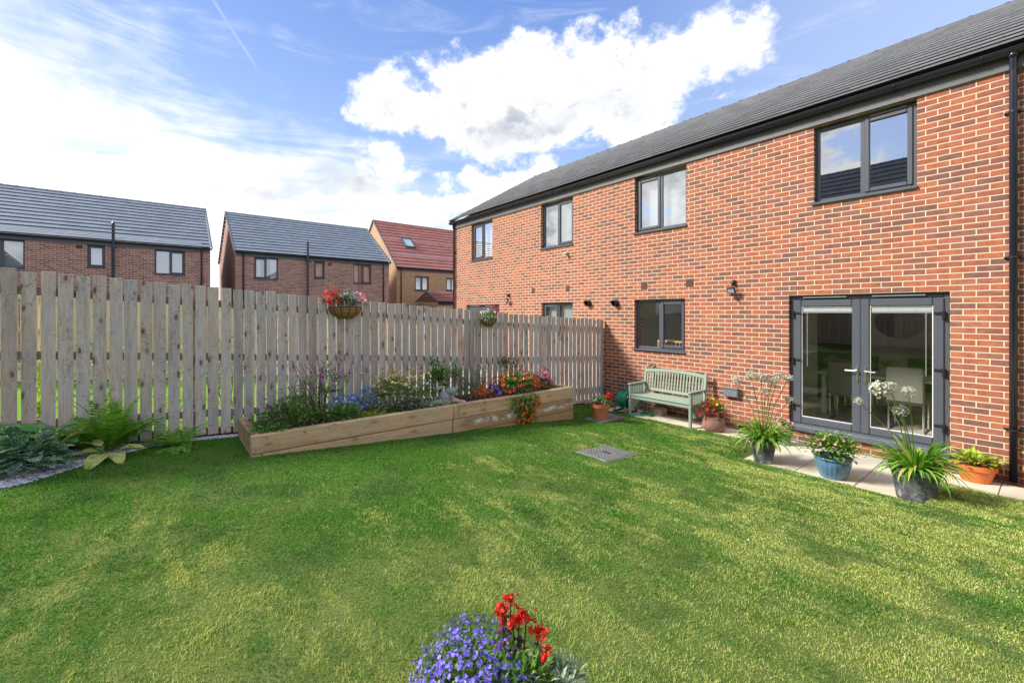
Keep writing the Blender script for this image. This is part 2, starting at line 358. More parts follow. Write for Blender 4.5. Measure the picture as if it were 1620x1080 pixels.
def stain(N, c, sp, tc):
    n = N.noise(tc, 5, 5, .7); nn = N.noise(tc, 1.3, 3, .5)
    # white chalky bloom running along the middle sleeper of the near half
    line = N.m('ABSOLUTE', N.m('SUBTRACT', sp.outputs[2], N.m('ADD', .39, N.m('MULTIPLY', N.m('SUBTRACT', nn, .5), .22))))
    on = N.m('MULTIPLY', N.smooth(line, .05, .005), N.smooth(n, .44, .56))
    msk = N.m('MULTIPLY', on, N.smooth(sp.outputs[1], -4.35, -4.1))
    msk = N.m('MULTIPLY', msk, N.smooth(sp.outputs[2], .47, .45))
    c = N.mix(N.m('MULTIPLY', N.smooth(sp.outputs[2], .50, .46), N.m('MULTIPLY', N.smooth(sp.outputs[1], -4.5, -4.3), .5)), c, (.26, .13, .045))
    return N.mix(N.m('MULTIPLY', msk, .85), c, (.72, .74, .76))
M['sleeper'] = wood_mat('sleeper_wood', (.50, .37, .24), (.64, .50, .34), (.18, .09, .045), axis='Y', kn=.7, stain=stain)
M['sage'] = simple('sage_paint', (.25, .325, .265), .5, var=.08, scale=5, bump=.2)
M['slab'] = simple('paving_slab', (.60, .55, .45), .85, var=.22, scale=2.6, bump=.4)
M['terracotta'] = simple('terracotta', (.50, .17, .08), .8, var=.32, bump=.3)
M['orange'] = simple('orange_plastic_pot', (.62, .16, .04), .45, var=.06)
M['blueglaze'] = simple('blue_glaze', (.09, .19, .30), .3, var=.2, scale=9, coat=.3)
M['soil'] = simple('soil', (.06, .042, .03), 1., var=.5, scale=30, bump=1., bscale=50)
M['coir'] = simple('coir_liner', (.33, .20, .08), .95, var=.3, scale=30, bump=1., bscale=90)
M['stone'] = simple('statue_stone', (.26, .28, .32), .9, var=.2, scale=25, bump=.6)
M['salmon'] = simple('faded_salmon_paint', (.55, .30, .25), .9, var=.2, scale=25)
M['lead'] = simple('zinc_pot', (.085, .09, .10), .5, var=.55, scale=7, bump=.4)
def zinc():
    m, N = newmat('zinc_pot'); tc = N.n('ShaderNodeTexCoord').outputs['Object']; sp = N.n('ShaderNodeSeparateXYZ', {0: tc})
    a = N.noise(tc, 9, 6, .7); c = N.mix(N.smooth(a, .35, .7), (.045, .05, .06), (.15, .16, .18))
    c = N.mix(N.m('MULTIPLY', N.smooth(N.noise(tc, 14, 6, .75), .50, .66), N.m('ADD', .25, N.m('MULTIPLY', N.smooth(sp.outputs[2], .16, .03), .6))), c, (.48, .48, .48))
    b = N.n('ShaderNodeBsdfPrincipled', {'Base Color': c, 'Roughness': .55}); N.n('ShaderNodeOutputMaterial', {0: b.outputs[0]}); return m
M['lead'] = zinc()
M['green_hose'] = simple('green_hose', (.01, .27, .15), .35)
M['reel_blue'] = simple('reel_plastic', (.035, .045, .09), .4)
M['iron'] = simple('cast_iron', (.18, .185, .19), .6, .3, var=.35, scale=14, bump=1., bscale=55)
M['grey_plastic'] = simple('grey_plastic', (.16, .18, .20), .5)
M['chair_grey'] = simple('grey_upholstery', (.17, .17, .15), .9)
M['chair_black'] = simple('dark_upholstery', (.03, .03, .03), .8)
M['wood_in'] = simple('light_wood', (.55, .36, .17), .5)
M['mirror_black'] = simple('smoked_mirror', (.01, .01, .01), .05, spec=1.)
M['vent'] = simple('brown_vent', (.085, .045, .038), .7)
M['concrete'] = simple('concrete_block', (.36, .32, .25), .95, var=.2)
def lf(n, cols, **k): M[n] = leaf_mat(n, cols, **k)
lf('l_dark', [(.05, .15, .02), (.11, .27, .04), (.22, .41, .07)])
lf('l_mid', [(.05, .15, .02), (.10, .26, .03), (.19, .38, .05)])
lf('l_lime', [(.25, .42, .03), (.42, .55, .06), (.58, .62, .12)])
lf('l_strap', [(.05, .17, .02), (.12, .32, .03), (.24, .47, .06), (.50, .56, .10)])
lf('l_dead', [(.50, .22, .05), (.42, .26, .10), (.35, .16, .05)])
lf('l_fern', [(.08, .25, .02), (.18, .42, .04), (.32, .55, .09)])
lf('l_gold', [(.55, .58, .12), (.66, .64, .18), (.42, .50, .08)])
lf('l_hosta', [(.10, .28, .08), (.14, .35, .10)], vein=((.12, .32, .10), 18))
lf('l_hostagold', [(.60, .62, .16), (.74, .74, .30)], vein=((.24, .40, .06), 9))
lf('l_brun', [(.07, .21, .11), (.10, .27, .15), (.08, .23, .11)], vein=((.50, .62, .50), 45))
lf('l_plum', [(.08, .025, .03), (.13, .05, .04), (.05, .09, .03), (.05, .12, .03)])
lf('l_silver', [(.42, .54, .48), (.58, .68, .62), (.30, .42, .33)])
lf('l_greyg', [(.24, .31, .20), (.42, .48, .33), (.15, .23, .10)])
lf('l_purplegrey', [(.16, .20, .16), (.24, .28, .22), (.10, .16, .08)])
lf('l_orange', [(.55, .17, .07), (.62, .27, .10), (.45, .11, .06)])
lf('l_redgreen', [(.28, .06, .04), (.36, .12, .06), (.15, .12, .04), (.10, .18, .04)])
lf('f_red', [(.62, .012, .012), (.78, .03, .02), (.70, .05, .03)], trans=.25)
lf('f_deepred', [(.40, .01, .03), (.55, .015, .04)], trans=.2)
lf('f_orange', [(.80, .09, .01), (.85, .17, .01), (.75, .05, .01)], trans=.25)
lf('f_violet', [(.10, .07, .50), (.18, .13, .74), (.26, .20, .85), (.42, .36, .92)], trans=.25)
lf('f_blue', [(.10, .17, .65), (.22, .32, .85), (.45, .55, .92)], trans=.25)
lf('f_purple', [(.14, .04, .42), (.24, .10, .60)], trans=.2)
lf('f_pink', [(.72, .12, .32), (.80, .30, .45), (.85, .48, .55)], trans=.25)
lf('f_magenta', [(.42, .05, .32), (.20, .03, .20), (.60, .20, .50)], trans=.25)
lf('f_white', [(.80, .80, .78), (.86, .85, .82)], trans=.2)
lf('f_yellow', [(.85, .60, .05), (.9, .7, .1)], trans=.2)
lf('f_umbel', [(.72, .66, .74), (.80, .78, .80), (.42, .50, .22), (.60, .50, .68)], trans=.2)
lf('f_yarrow', [(.55, .50, .14), (.70, .60, .30), (.58, .30, .12)], trans=.2)
lf('f_lilac', [(.45, .36, .75), (.56, .48, .82)], trans=.2)
lf('stem', [(.16, .30, .06), (.22, .36, .09)])
lf('stem_dark', [(.08, .05, .03), (.12, .08, .04)])

# ------------------------------------------------------------------ ground
BORDER = [(-9.6, -4.30), (-8.74, -4.40), (-8.57, -4.50), (-8.42, -4.72), (-8.23, -4.94), (-8.11, -5.08), (-7.99, -5.19), (-7.82, -5.33), (-7.48, -5.42), (-6.9, -5.42)]
def patio_edge(x):
    if x < -2.15: return .66
    if x < -1.85: return .66 + (x+2.15)/.3*.93
    if x < .02: return 1.59
    return .64
def G(x, y):
    w = min(max(-y, 0), 12.); e = patio_edge(x); 
    if w <= e: return -.03
    t = min(1, (w-e)/(3.0-e)); return .0685*w*(1-(1-t)**2)*.97 + .002
def edge_x(y):
    if y < BORDER[0][0]: return BORDER[0][1]
    for (a, b), (c, d) in zip(BORDER, BORDER[1:]):
        if a <= y <= c: return b + (d-b)*(y-a)/(c-a)
    return -5.46
def build_ground():
    xs = [-700, -300, -120, -60, -40, -30, -22, -16, -12] + list(np.arange(-9, 6.01, .15)) + [8, 12, 20, 40, 100, 300, 700]
    ys = [-700, -300, -100, -50, -30, -22, -16] + list(np.arange(-12, 0.01, .15)) + [2, 6, 12, 20, 40, 100, 300, 700]
    V = []; F = []
    for y in ys:
        for x in xs: V.append((x, y, G(x, y) if x > -13 else G(-13, y)*max(0, min(1, (x+20)/7))))
    n = len(xs)
    for j in range(len(ys)-1):
        for i in range(n-1): F.append((j*n+i, j*n+i+1, j*n+n+i+1, j*n+n+i))
    m, N = newmat('turf')
    p = N.n('ShaderNodeNewGeometry').outputs['Position']
    c = N.mix(N.smooth(N.noise(p, .8, 5, .6), .35, .65), (.06, .13, .02), (.17, .21, .06))
    c = N.mix(N.m('MULTIPLY', N.noise(p, 60, 3), .6), c, (.05, .05, .02))
    nb = N.smooth(N.n('ShaderNodeSeparateXYZ', {0: p}).outputs[0], -5.5, -5.7)
    nb = N.m('MULTIPLY', nb, N.smooth(N.n('ShaderNodeSeparateXYZ', {0: p}).outputs[0], -11.6, -11.2))
    c = N.mix(N.smooth(N.n('ShaderNodeSeparateXYZ', {0: p}).outputs[0], -11.5, -11.9), c, (.17, .16, .14))
    c = N.mix(nb, c, N.mix(N.noise(p, 12, 4), (.10, .22, .02), (.22, .38, .05)))
    b = N.n('ShaderNodeBsdfPrincipled', {'Base Color': c, 'Roughness': 1., 'Specular IOR Level': .1})
    N.n('ShaderNodeOutputMaterial', {0: b.outputs[0]})
    o = MB().add(V, F).build('ground', m, smooth=True); tag(o, kind='structure')
build_ground()

def grass_mat():
    m, N = newmat('grass_blade')
    gi = N.n('ShaderNodeNewGeometry'); p = gi.outputs['Position']; ri = gi.outputs['Random Per Island']
    sp = N.n('ShaderNodeSeparateXYZ', {0: p})
    # straw tint: patchy, stronger towards the paving and weaker by the fence
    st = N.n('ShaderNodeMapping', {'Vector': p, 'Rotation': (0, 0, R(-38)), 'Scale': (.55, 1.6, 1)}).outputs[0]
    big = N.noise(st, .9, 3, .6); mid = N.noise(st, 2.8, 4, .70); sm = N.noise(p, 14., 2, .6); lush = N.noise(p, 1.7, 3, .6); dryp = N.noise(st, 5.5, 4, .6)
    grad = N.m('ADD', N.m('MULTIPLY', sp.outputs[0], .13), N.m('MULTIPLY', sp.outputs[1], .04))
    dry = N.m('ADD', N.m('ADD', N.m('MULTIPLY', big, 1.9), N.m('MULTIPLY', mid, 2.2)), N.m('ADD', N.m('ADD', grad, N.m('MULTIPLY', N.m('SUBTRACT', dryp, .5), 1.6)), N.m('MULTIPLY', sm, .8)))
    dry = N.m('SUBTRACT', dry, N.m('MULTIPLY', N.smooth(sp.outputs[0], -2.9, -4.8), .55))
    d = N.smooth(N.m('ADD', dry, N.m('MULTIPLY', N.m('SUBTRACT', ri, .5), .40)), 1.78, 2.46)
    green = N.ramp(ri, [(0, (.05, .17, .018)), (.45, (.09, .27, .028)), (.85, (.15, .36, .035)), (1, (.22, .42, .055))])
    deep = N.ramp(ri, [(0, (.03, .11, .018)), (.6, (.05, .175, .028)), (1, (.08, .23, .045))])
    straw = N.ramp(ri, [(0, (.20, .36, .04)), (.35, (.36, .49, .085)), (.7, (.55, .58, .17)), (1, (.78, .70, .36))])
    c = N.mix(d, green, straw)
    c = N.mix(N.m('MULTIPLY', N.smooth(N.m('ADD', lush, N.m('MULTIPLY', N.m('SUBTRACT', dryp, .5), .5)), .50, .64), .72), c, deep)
    b = N.n('ShaderNodeBsdfPrincipled', {'Base Color': c, 'Roughness': .55, 'Specular IOR Level': .3})
    t = N.n('ShaderNodeBsdfTranslucent', {'Color': N.mix(1., c, (1.1, 1.15, .6), 'MULTIPLY')})
    x = N.n('ShaderNodeMixShader', {0: .35, 1: b.outputs[0], 2: t.outputs[0]})
    N.n('ShaderNodeOutputMaterial', {0: x.outputs[0]}); return m
def vnoise(x, y, s, seed):
    """smooth value noise for numpy arrays"""
    r = np.random.default_rng(seed).random((64, 64))
    X = x*s+100; Y = y*s+100; i = np.floor(X).astype(int); j = np.floor(Y).astype(int); fx = X-i; fy = Y-j
    fx = fx*fx*(3-2*fx); fy = fy*fy*(3-2*fy); g = lambda a, b: r[a % 64, b % 64]
    return (g(i, j)*(1-fx)+g(i+1, j)*fx)*(1-fy) + (g(i, j+1)*(1-fx)+g(i+1, j+1)*fx)*fy
def build_grass():
    N0 = 1900000
    x = rng.uniform(-5.5, 3.2, N0); y = rng.uniform(-9.6, -.6, N0)
    D = np.hypot(x-CAM.x, y-CAM.y)
    dens = np.clip(1.15*(2.9/np.maximum(D, 1.2))**1.1, .18, 1)
    dens = np.where(D < 1.0, .25, dens)
    cosv = ((x-CAM.x)*-.7803 + (y-CAM.y)*.6254)/np.maximum(D, .01)
    dens = np.where(cosv < .45, dens*.18, dens)
    keep = rng.random(N0) < dens
    pe = np.interp(x, [-2.15, -1.85, .02, .021], [.66, 1.59, 1.59, .64])
    jit = (vnoise(x, y, 9, 3)-.5)*.05 + (rng.random(N0)-.5)*.03
    keep &= -y > pe + .0 + jit
    ex = np.interp(y, [q[0] for q in BORDER]+[-6.89], [q[1] for q in BORDER]+[-5.46]) ; keep &= x > ex + .03 + jit
    keep &= ~((x < -4.40+jit*.6) & (y < -2.12) & (y > -7.02))
    keep &= ~((x > -2.90+jit) & (x < -2.40+jit) & (y < -3.12+jit) & (y > -3.74+jit))
    keep &= ~((x < -3.9) & (x > -5.0) & (-y < .74))
    keep &= ~(np.hypot(x-CAM.x+.97, y-CAM.y-.98) < .14)
    x, y, D = x[keep], y[keep], D[keep]; n = len(x)
    pk = pe[keep]; tt = np.clip((-y-pk)/(3.0-pk), 0, 1); z = .0685*-y*(1-(1-tt)**2)*.97 + .002
    cl = vnoise(x, y, 5, 5)*.6 + vnoise(x, y, 14, 6)*.4
    h = (.008 + .014*cl)*rng.uniform(.6, 1.35, n)
    wd_ = rng.uniform(.0008, .0016, n)*np.clip(D/2.2, 1, 3.4)
    a = rng.uniform(0, 2*np.pi, n); lean = rng.uniform(.1, 1.1, n)
    wa = vnoise(x, y, 1.6, 8)*7; lx = np.cos(a)*lean*.9 + np.cos(wa)*.15; ly = np.sin(a)*lean*.9 + np.sin(wa)*.15
    b2 = a + rng.uniform(-.8, .8, n) + 1.57; sx = np.cos(b2)*wd_; sy = np.sin(b2)*wd_
    P = np.stack([x, y, z-.004], 1); Sd = np.stack([sx, sy, np.zeros(n)], 1)
    mid = P + np.stack([lx*h*.35, ly*h*.35, h*.62], 1); tip = P + np.stack([lx*h*1.15, ly*h*1.15, h*1.0-.1*h*lean], 1)
    V = np.stack([P-Sd, P+Sd, mid+Sd*.8, mid-Sd*.8, tip], 1).reshape(-1, 3)
    base = np.arange(n)*5
    F = np.concatenate([np.stack([base, base+1, base+2], 1), np.stack([base, base+2, base+3], 1), np.stack([base+3, base+2, base+4], 1)])
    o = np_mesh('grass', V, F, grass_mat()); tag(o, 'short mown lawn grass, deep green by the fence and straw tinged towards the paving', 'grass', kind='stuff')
    print('blades', n)
build_grass()

def slabs():
    mb = MB(); g = .004; xs = [-4.95, -4.2, -3.6, -3.0, -2.4, -1.82, -1.21, -.61, .0, .44, 1.04, 1.64, 2.24, 2.84, 3.44, 4.04, 4.64]
    for a, b in zip(xs, xs[1:]): mb.bbox(a+g, b-g, -.67, -.13, -.05, random.uniform(-.001, .001), .005)
    for a, b in ((-1.82, -1.21), (-1.21, -.61), (-.61, .0)): mb.bbox(a+g, b-g, -1.60, -.678, -.05, random.uniform(-.001, .001), .005)
    tag(mb.build('patio', M['slab']), kind='structure')
    j = MB().box(-4.9, 4.6, -.66, -.14, -.06, -.012); j.box(-1.8, -.02, -1.59, -.66, -.061, -.0125)
    tag(j.build('patio_joints', simple('joint_sand', (.12, .11, .09), 1.)), kind='structure')
slabs()
def pebbles(name, region, n, size, mat, label):
    mb = MB(); ico = [(0,0,1),(.89,0,.45),(.28,.85,.45),(-.72,.53,.45),(-.72,-.53,.45),(.28,-.85,.45),(.72,.53,-.45),(-.28,.85,-.45),(-.89,0,-.45),(-.28,-.85,-.45),(.72,-.53,-.45),(0,0,-1)]
    fc = [(0,1,2),(0,2,3),(0,3,4),(0,4,5),(0,5,1),(1,6,2),(2,7,3),(3,8,4),(4,9,5),(5,10,1),(2,6,7),(3,7,8),(4,8,9),(5,9,10),(1,10,6),(6,11,7),(7,11,8),(8,11,9),(9,11,10),(10,11,6)]
    for _ in range(n):
        x, y, z = region(); s = random.uniform(*size); q = random.random()*6.3; c, d = math.cos(q), math.sin(q)
        sx, sy, sz = s*random.uniform(.7, 1.3), s*random.uniform(.6, 1), s*random.uniform(.4, .7)
        mb.add([(x+(px_*sx*c-py_*sy*d), y+(px_*sx*d+py_*sy*c), z+pz_*sz) for px_, py_, pz_ in ico], fc)
    o = mb.build(name, mat, smooth=True); return tag(o, label, 'gravel', kind='stuff')
def peb_mat(name, cols):
    m, N = newmat(name); ri = N.n('ShaderNodeNewGeometry').outputs['Random Per Island']
    c = N.ramp(ri, [(i/(len(cols)-1), q) for i, q in enumerate(cols)])
    b = N.n('ShaderNodeBsdfPrincipled', {'Base Color': c, 'Roughness': .8}); N.n('ShaderNodeOutputMaterial', {0: b.outputs[0]}); return m
pg = peb_mat('pebble_grey', [(.26, .29, .36), (.46, .49, .56), (.66, .68, .72), (.18, .20, .25)])
def reg_border():
    while True:
        y = random.uniform(-9.6, -7.0); e = edge_x(y); x = random.uniform(-5.48, e+.03)
        if x > e-.62 or random.random() < .3: return x, y, G(x, y)+.008
pebbles('border_gravel', reg_border, 6500, (.011, .026), pg, 'pale blue grey gravel edging the left border under the fence')
def reg_wall():
    x = random.uniform(-5.4, 3.4); return x, random.uniform(-.13, -.005), -.02+random.uniform(0, .012)
pebbles('wall_gravel', reg_wall, 3600, (.008, .015), peb_mat('pebble_dark', [(.10, .10, .11), (.2, .2, .21), (.32, .31, .3)]), 'dark gravel strip between the paving slabs and the foot of the brick wall')
# soil sheet of the left border
mb = MB(); ys = np.linspace(-9.6, -6.95, 20)
for a, b in zip(ys, ys[1:]): mb.quad((-5.5, a, G(-5, a)+.005), (edge_x(a)+.02, a, G(-5, a)+.005), (edge_x(b)+.02, b, G(-5, b)+.005), (-5.5, b, G(-5, b)+.005))
tag(mb.build('soil', M['soil']), kind='structure')
# neighbour's pale paving beyond the fence
tag(MB().box(-12., -5.75, -3.2, -.02, -.05, .235).build('path', M['slab']), kind='structure')

# ------------------------------------------------------------------ houses
def wall_front(mb, x0, x1, z0, z1, ops, th=.30, y=0.):
    xs = sorted({x0, x1, *[o[0] for o in ops], *[o[1] for o in ops]}); zs = sorted({z0, z1, *[o[2] for o in ops], *[o[3] for o in ops]})
    for a, b in zip(xs, xs[1:]):
        for c, d in zip(zs, zs[1:]):
            if any(o[0] <= (a+b)/2 <= o[1] and o[2] <= (c+d)/2 <= o[3] for o in ops): continue
            mb.quad((a, y, c), (b, y, c), (b, y, d), (a, y, d)); mb.quad((a, y+th, c), (a, y+th, d), (b, y+th, d), (b, y+th, c))
    for a, b, c, d in ops:
        mb.quad((a, y, c), (a, y, d), (a, y+th, d), (a, y+th, c)); mb.quad((b, y, c), (b, y+th, c), (b, y+th, d), (b, y, d))
        mb.quad((a, y, d), (b, y, d), (b, y+th, d), (a, y+th, d)); mb.quad((a, y, c), (a, y+th, c), (b, y+th, c), (b, y, c))
def fr(mb, x0, x1, z0, z1, y0, y1, t, b=.006):
    """rectangular frame with mitred-looking bevels"""
    mb.bbox(x0, x0+t, y0, y1, z0, z1, b); mb.bbox(x1-t, x1, y0, y1, z0, z1, b)
    mb.bbox(x0+t, x1-t, y0+.001, y1, z1-t, z1-.0005, b); mb.bbox(x0+t, x1-t, y0+.001, y1, z0+.0005, z0+t, b)
def window(P, x0, x1, z0, z1, opener='R', vents='R', glass='glass_up', cover=None, sill=True, split=None, name='window'):
    yf = .075; w = MB(); fr(w, x0+.004, x1-.004, z0+.03, z1-.012, yf, yf+.07, .055)
    mid = split if split else (x0+x1)/2
    if opener != 'S': w.bbox(mid-.03, mid+.03, yf+.001, yf+.07, z0+.085, z1-.067, .005)
    o = w.build(name, M['pvc'], P)
    gl = MB()
    def half(a, b, op):
        if op:
            s = MB(); fr(s, a-.012, b+.012, z0+.075, z1-.055, yf-.018, yf+.05, .058, .010); s.build('sash', M['pvc'], o)
            gl.quad((a+.04, yf+.012, z0+.12), (b-.04, yf+.012, z0+.12), (b-.04, yf+.012, z1-.10), (a+.04, yf+.012, z1-.10))
        else: gl.quad((a-.002, yf+.02, z0+.08), (b+.002, yf+.02, z0+.08), (b+.002, yf+.02, z1-.062), (a-.002, yf+.02, z1-.062))
    if opener == 'S': half(x0+.06, x1-.06, True)
    else: half(x0+.06, mid-.03, 'L' in opener); half(mid+.03, x1-.06, 'R' in opener)
    gl.build('pane', M[glass], o)
    if sill:
        MB().bbox(x0-.03, x1+.012, -.035, yf+.02, z0-.004, z0+.032, .008).build('sill', M['pvc'], o)
    for k in vents:
        a, b = (x0+.10, mid-.10) if k == 'L' else (mid+.08, x1-.10)
        MB().bbox(a, b, yf-.030, yf-.001, z1-.046, z1-.022, .008).build('trickle_vent', M['grey_plastic'], o)
    if cover in ('blind', 'blind_low', 'blind_dark'):
        bl = MB(); z = z1-.08; zb = z0+.06 if cover != 'blind_low' else z0+(z1-z0)*.06
        while z > zb:
            bl.box(x0+.06, x1-.06, yf+.10, yf+.103, z-.024, z, Matrix.Rotation(R(22), 3, 'X'), (0, yf+.10, z)); z -= .026
        bl.build('blind', M['blind'], o)
    if cover == 'curtain':
        for s in (-1, 1):
            cu = MB(); pts = []
            for k in range(15):
                t = k/14; xx = (x0+.05+t*.28) if s < 0 else (x1-.05-t*.28); pts.append((xx, yf+.14+.022*math.sin(k*1.9)))
            for p, q in zip(pts, pts[1:]): cu.quad((p[0], p[1], z0+.05), (q[0], q[1], z0+.05), (q[0], q[1], z1-.05), (p[0], p[1], z1-.05))
            cu.build('curtain', M['curtain'], o)
    if cover == 'net':
        MB().quad((x0, yf+.15, z0), (x1, yf+.15, z0), (x1, yf+.15, z1), (x0, yf+.15, z1)).build('net_curtain', M['curtain'], o)
    return o
def roof(P, x0, x1, ye, ze, yr, zr, n, mat, back=None, th=.058, verge=True):
    """stepped courses of interlocking tiles on both slopes, returned as one roof"""
    mb = MB(); course = []; edge = []
    def slope(ya, za, yb, zb):
        sgn = 1 if yb > ya else -1; L = math.hypot(yb-ya, zb-za); nx = (-(zb-za)*sgn/L, abs(yb-ya)/L)   # normal in (y,z)
        for i in range(n):
            a = i/n; b = (i+1)/n; p = (ya+(yb-ya)*a, za+(zb-za)*a); q = (ya+(yb-ya)*b, za+(zb-za)*b)
            u = (p[0]+nx[0]*th*sgn**2, p[1]+nx[1]*th)
            f0 = len(mb.f)
            mb.quad((x0, u[0], u[1]), (x1, u[0], u[1]), (x1, q[0], q[1]), (x0, q[0], q[1]))
            dy, dz = (yb-ya)/L, (zb-za)/L; k_ = (p[0]+nx[0]*th*.58, p[1]+nx[1]*th*.58)
            m_ = (p[0]+.13*dy+nx[0]*th*.45, p[1]+.13*dz+nx[1]*th*.45); c_ = (p[0]+.13*dy, p[1]+.13*dz-.003)
            mb.quad((x0, k_[0], k_[1]), (x1, k_[0], k_[1]), (x1, u[0], u[1]), (x0, u[0], u[1]))
            mb.quad((x0, m_[0], m_[1]), (x1, m_[0], m_[1]), (x1, k_[0], k_[1]), (x0, k_[0], k_[1]))
            mb.quad((x0, c_[0], c_[1]), (x1, c_[0], c_[1]), (x1, m_[0], m_[1]), (x0, m_[0], m_[1]))
            for X in (x0, x1): mb.add([(X, c_[0], c_[1]), (X, m_[0], m_[1]), (X, k_[0], k_[1]), (X, u[0], u[1]), (X, q[0], q[1])], [(0, 1, 2, 3, 4)])
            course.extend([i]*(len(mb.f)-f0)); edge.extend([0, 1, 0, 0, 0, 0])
    slope(ye, ze, yr, zr); yb = back if back is not None else 2*yr-ye; slope(yb, ze, yr, zr)
    o = mb.build('roof', mat, P)
    at = o.data.attributes.new('course', 'FLOAT', 'FACE'); at.data.foreach_set('value', [float(c) for c in course])
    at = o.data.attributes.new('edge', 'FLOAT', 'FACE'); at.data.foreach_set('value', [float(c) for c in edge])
    # ridge tiles with small overlaps
    rg = MB(); x = x0
    while x < x1-.01:
        e = min(x+.45, x1); rg.tube([(x, yr, zr-.035), (e, yr, zr-.035)], .085, 10); rg.tube([(x-.0, yr, zr-.035), (min(x+.05, e), yr, zr-.035)], .098, 10); x = e
    rg.build('ridge_tile', mat, o)
    if verge:
        for X in verge:
            v = MB(); s = -1 if X == x0 else 1
            for (ya, yb2) in ((ye, yr), (yb, yr)):
                L = Vector((0, yb2-ya, zr-ze)); nrm = Vector((0, -(zr-ze), abs(yb2-ya))).normalized() if yb2 > ya else Vector((0, (zr-ze), abs(yb2-ya))).normalized()
                A = Vector((X, ya, ze)); B = Vector((X, yb2, zr))
                c = [A+nrm*.045, A-nrm*.05, B-nrm*.05, B+nrm*.045]; d = [p+Vector((s*.035, 0, 0)) for p in c]
                v.add([*c, *d], [(0,1,2,3),(4,7,6,5),(0,3,7,4),(1,5,6,2),(0,4,5,1),(3,2,6,7)])
            v.build('verge', M['fascia'], o)
    return o
def gutter(P, x0, x1, z=5.005, y=-.085, brackets=True, back_y=None):
    g = MB(); n = 8; r = .068
    for (ra, rb, flip) in ((r, r, 0), (r-.006, r-.006, 1)):
        vs = []; 
        for X in (x0, x1):
            for k in range(n+1):
                q = math.pi*k/n; vs.append((X, y-math.cos(q)*ra, z-math.sin(q)*ra))
        g.add(vs, [(k, k+1, n+2+k, n+1+k) for k in range(n)])
    g.tube([(x0, y-r, z), (x1, y-r, z)], .006, 6); g.tube([(x0, y+r, z), (x1, y+r, z)], .004, 6)
    for X in (x0, x1): g.add([(X, y-math.cos(math.pi*k/n)*r, z-math.sin(math.pi*k/n)*r) for k in range(n+1)], [tuple(range(n+1))])
    o = g.build('gutter', M['gutter'], P, smooth=False)
    if brackets:
        x = x0+.25
        while x < x1:
            vs = []; b = MB()
            for X in (x-.012, x+.012):
                for k in range(n+1): q = math.pi*k/n; vs.append((X, y-math.cos(q)*(r+.005), z-math.sin(q)*(r+.005)))
            b.add(vs, [(k, k+1, n+2+k, n+1+k) for k in range(n)]); x += .80
            b.build('bracket', M['black'], o)
    return o
def downpipe(P, x, z0=.03, z1=4.97, y=-.085, mat='fpipe', clips=(.62, 2.62, 4.3)):
    d = MB(); d.tube([(x, y, z1+.02), (x, y, z1-.05), (x, y+.025, z1-.15), (x, -.052, z1-.22), (x, -.052, z0)], .034, 16)
    d.tube([(x, y, z1), (x, y, z1-.06)], .045, 14)
    o = d.build('downpipe', M[mat], P, smooth=True)
    for z in clips:
        c = MB(); c.tube([(x, -.052, z-.012), (x, -.052, z+.012)], .039, 16); c.box(x-.075, x+.075, -.03, -.001, z-.009, z+.009); c.build('pipe_clip', M['black'], o)
    return o
def interior(P, x0, x1, y0, y1, z0, z1, mat='plaster'):
    m = MB(); m.quad((x0, y1, z0), (x1, y1, z0), (x1, y1, z1), (x0, y1, z1)); m.quad((x0, y0, z0), (x0, y1, z0), (x0, y1, z1), (x0, y0, z1))
    m.quad((x1, y0, z0), (x1, y0, z1), (x1, y1, z1), (x1, y1, z0)); m.quad((x0, y0, z1), (x0, y1, z1), (x1, y1, z1), (x1, y0, z1))
    m.build('inner_wall', M[mat], P); MB().quad((x0, y0, z0), (x1, y0, z0), (x1, y1, z0), (x0, y1, z0)).build('inner_floor', M['floor'], P)
def shell(P, x0, x1, ops, ze, depth, mat, zr=None, gables=(), z0=-.3, yr=None, back=()):
    """four brick walls with gable triangles"""
    m = MB(); wall_front(m, x0, x1, z0, ze, ops)
    wall_front(m, x0, x1, z0, ze, back, .01, depth)
    for X in (x0, x1):
        m.quad((X, .3 if False else 0, z0), (X, 0, ze), (X, depth, ze), (X, depth, z0))
        if X in gables: m.add([(X, -.0, ze), (X, yr, zr-.06), (X, depth, ze)], [(0, 1, 2)])
    return m.build('wall', mat, P)
def fascia(P, x0, x1, z0=4.80, z1=5.06):
    f = MB().box(x0, x1, -.030, .02, z0, z1); f.build('fascia', M['fascia'], P)
ZE = 5.06; ZR = 7.32; YR = 3.78
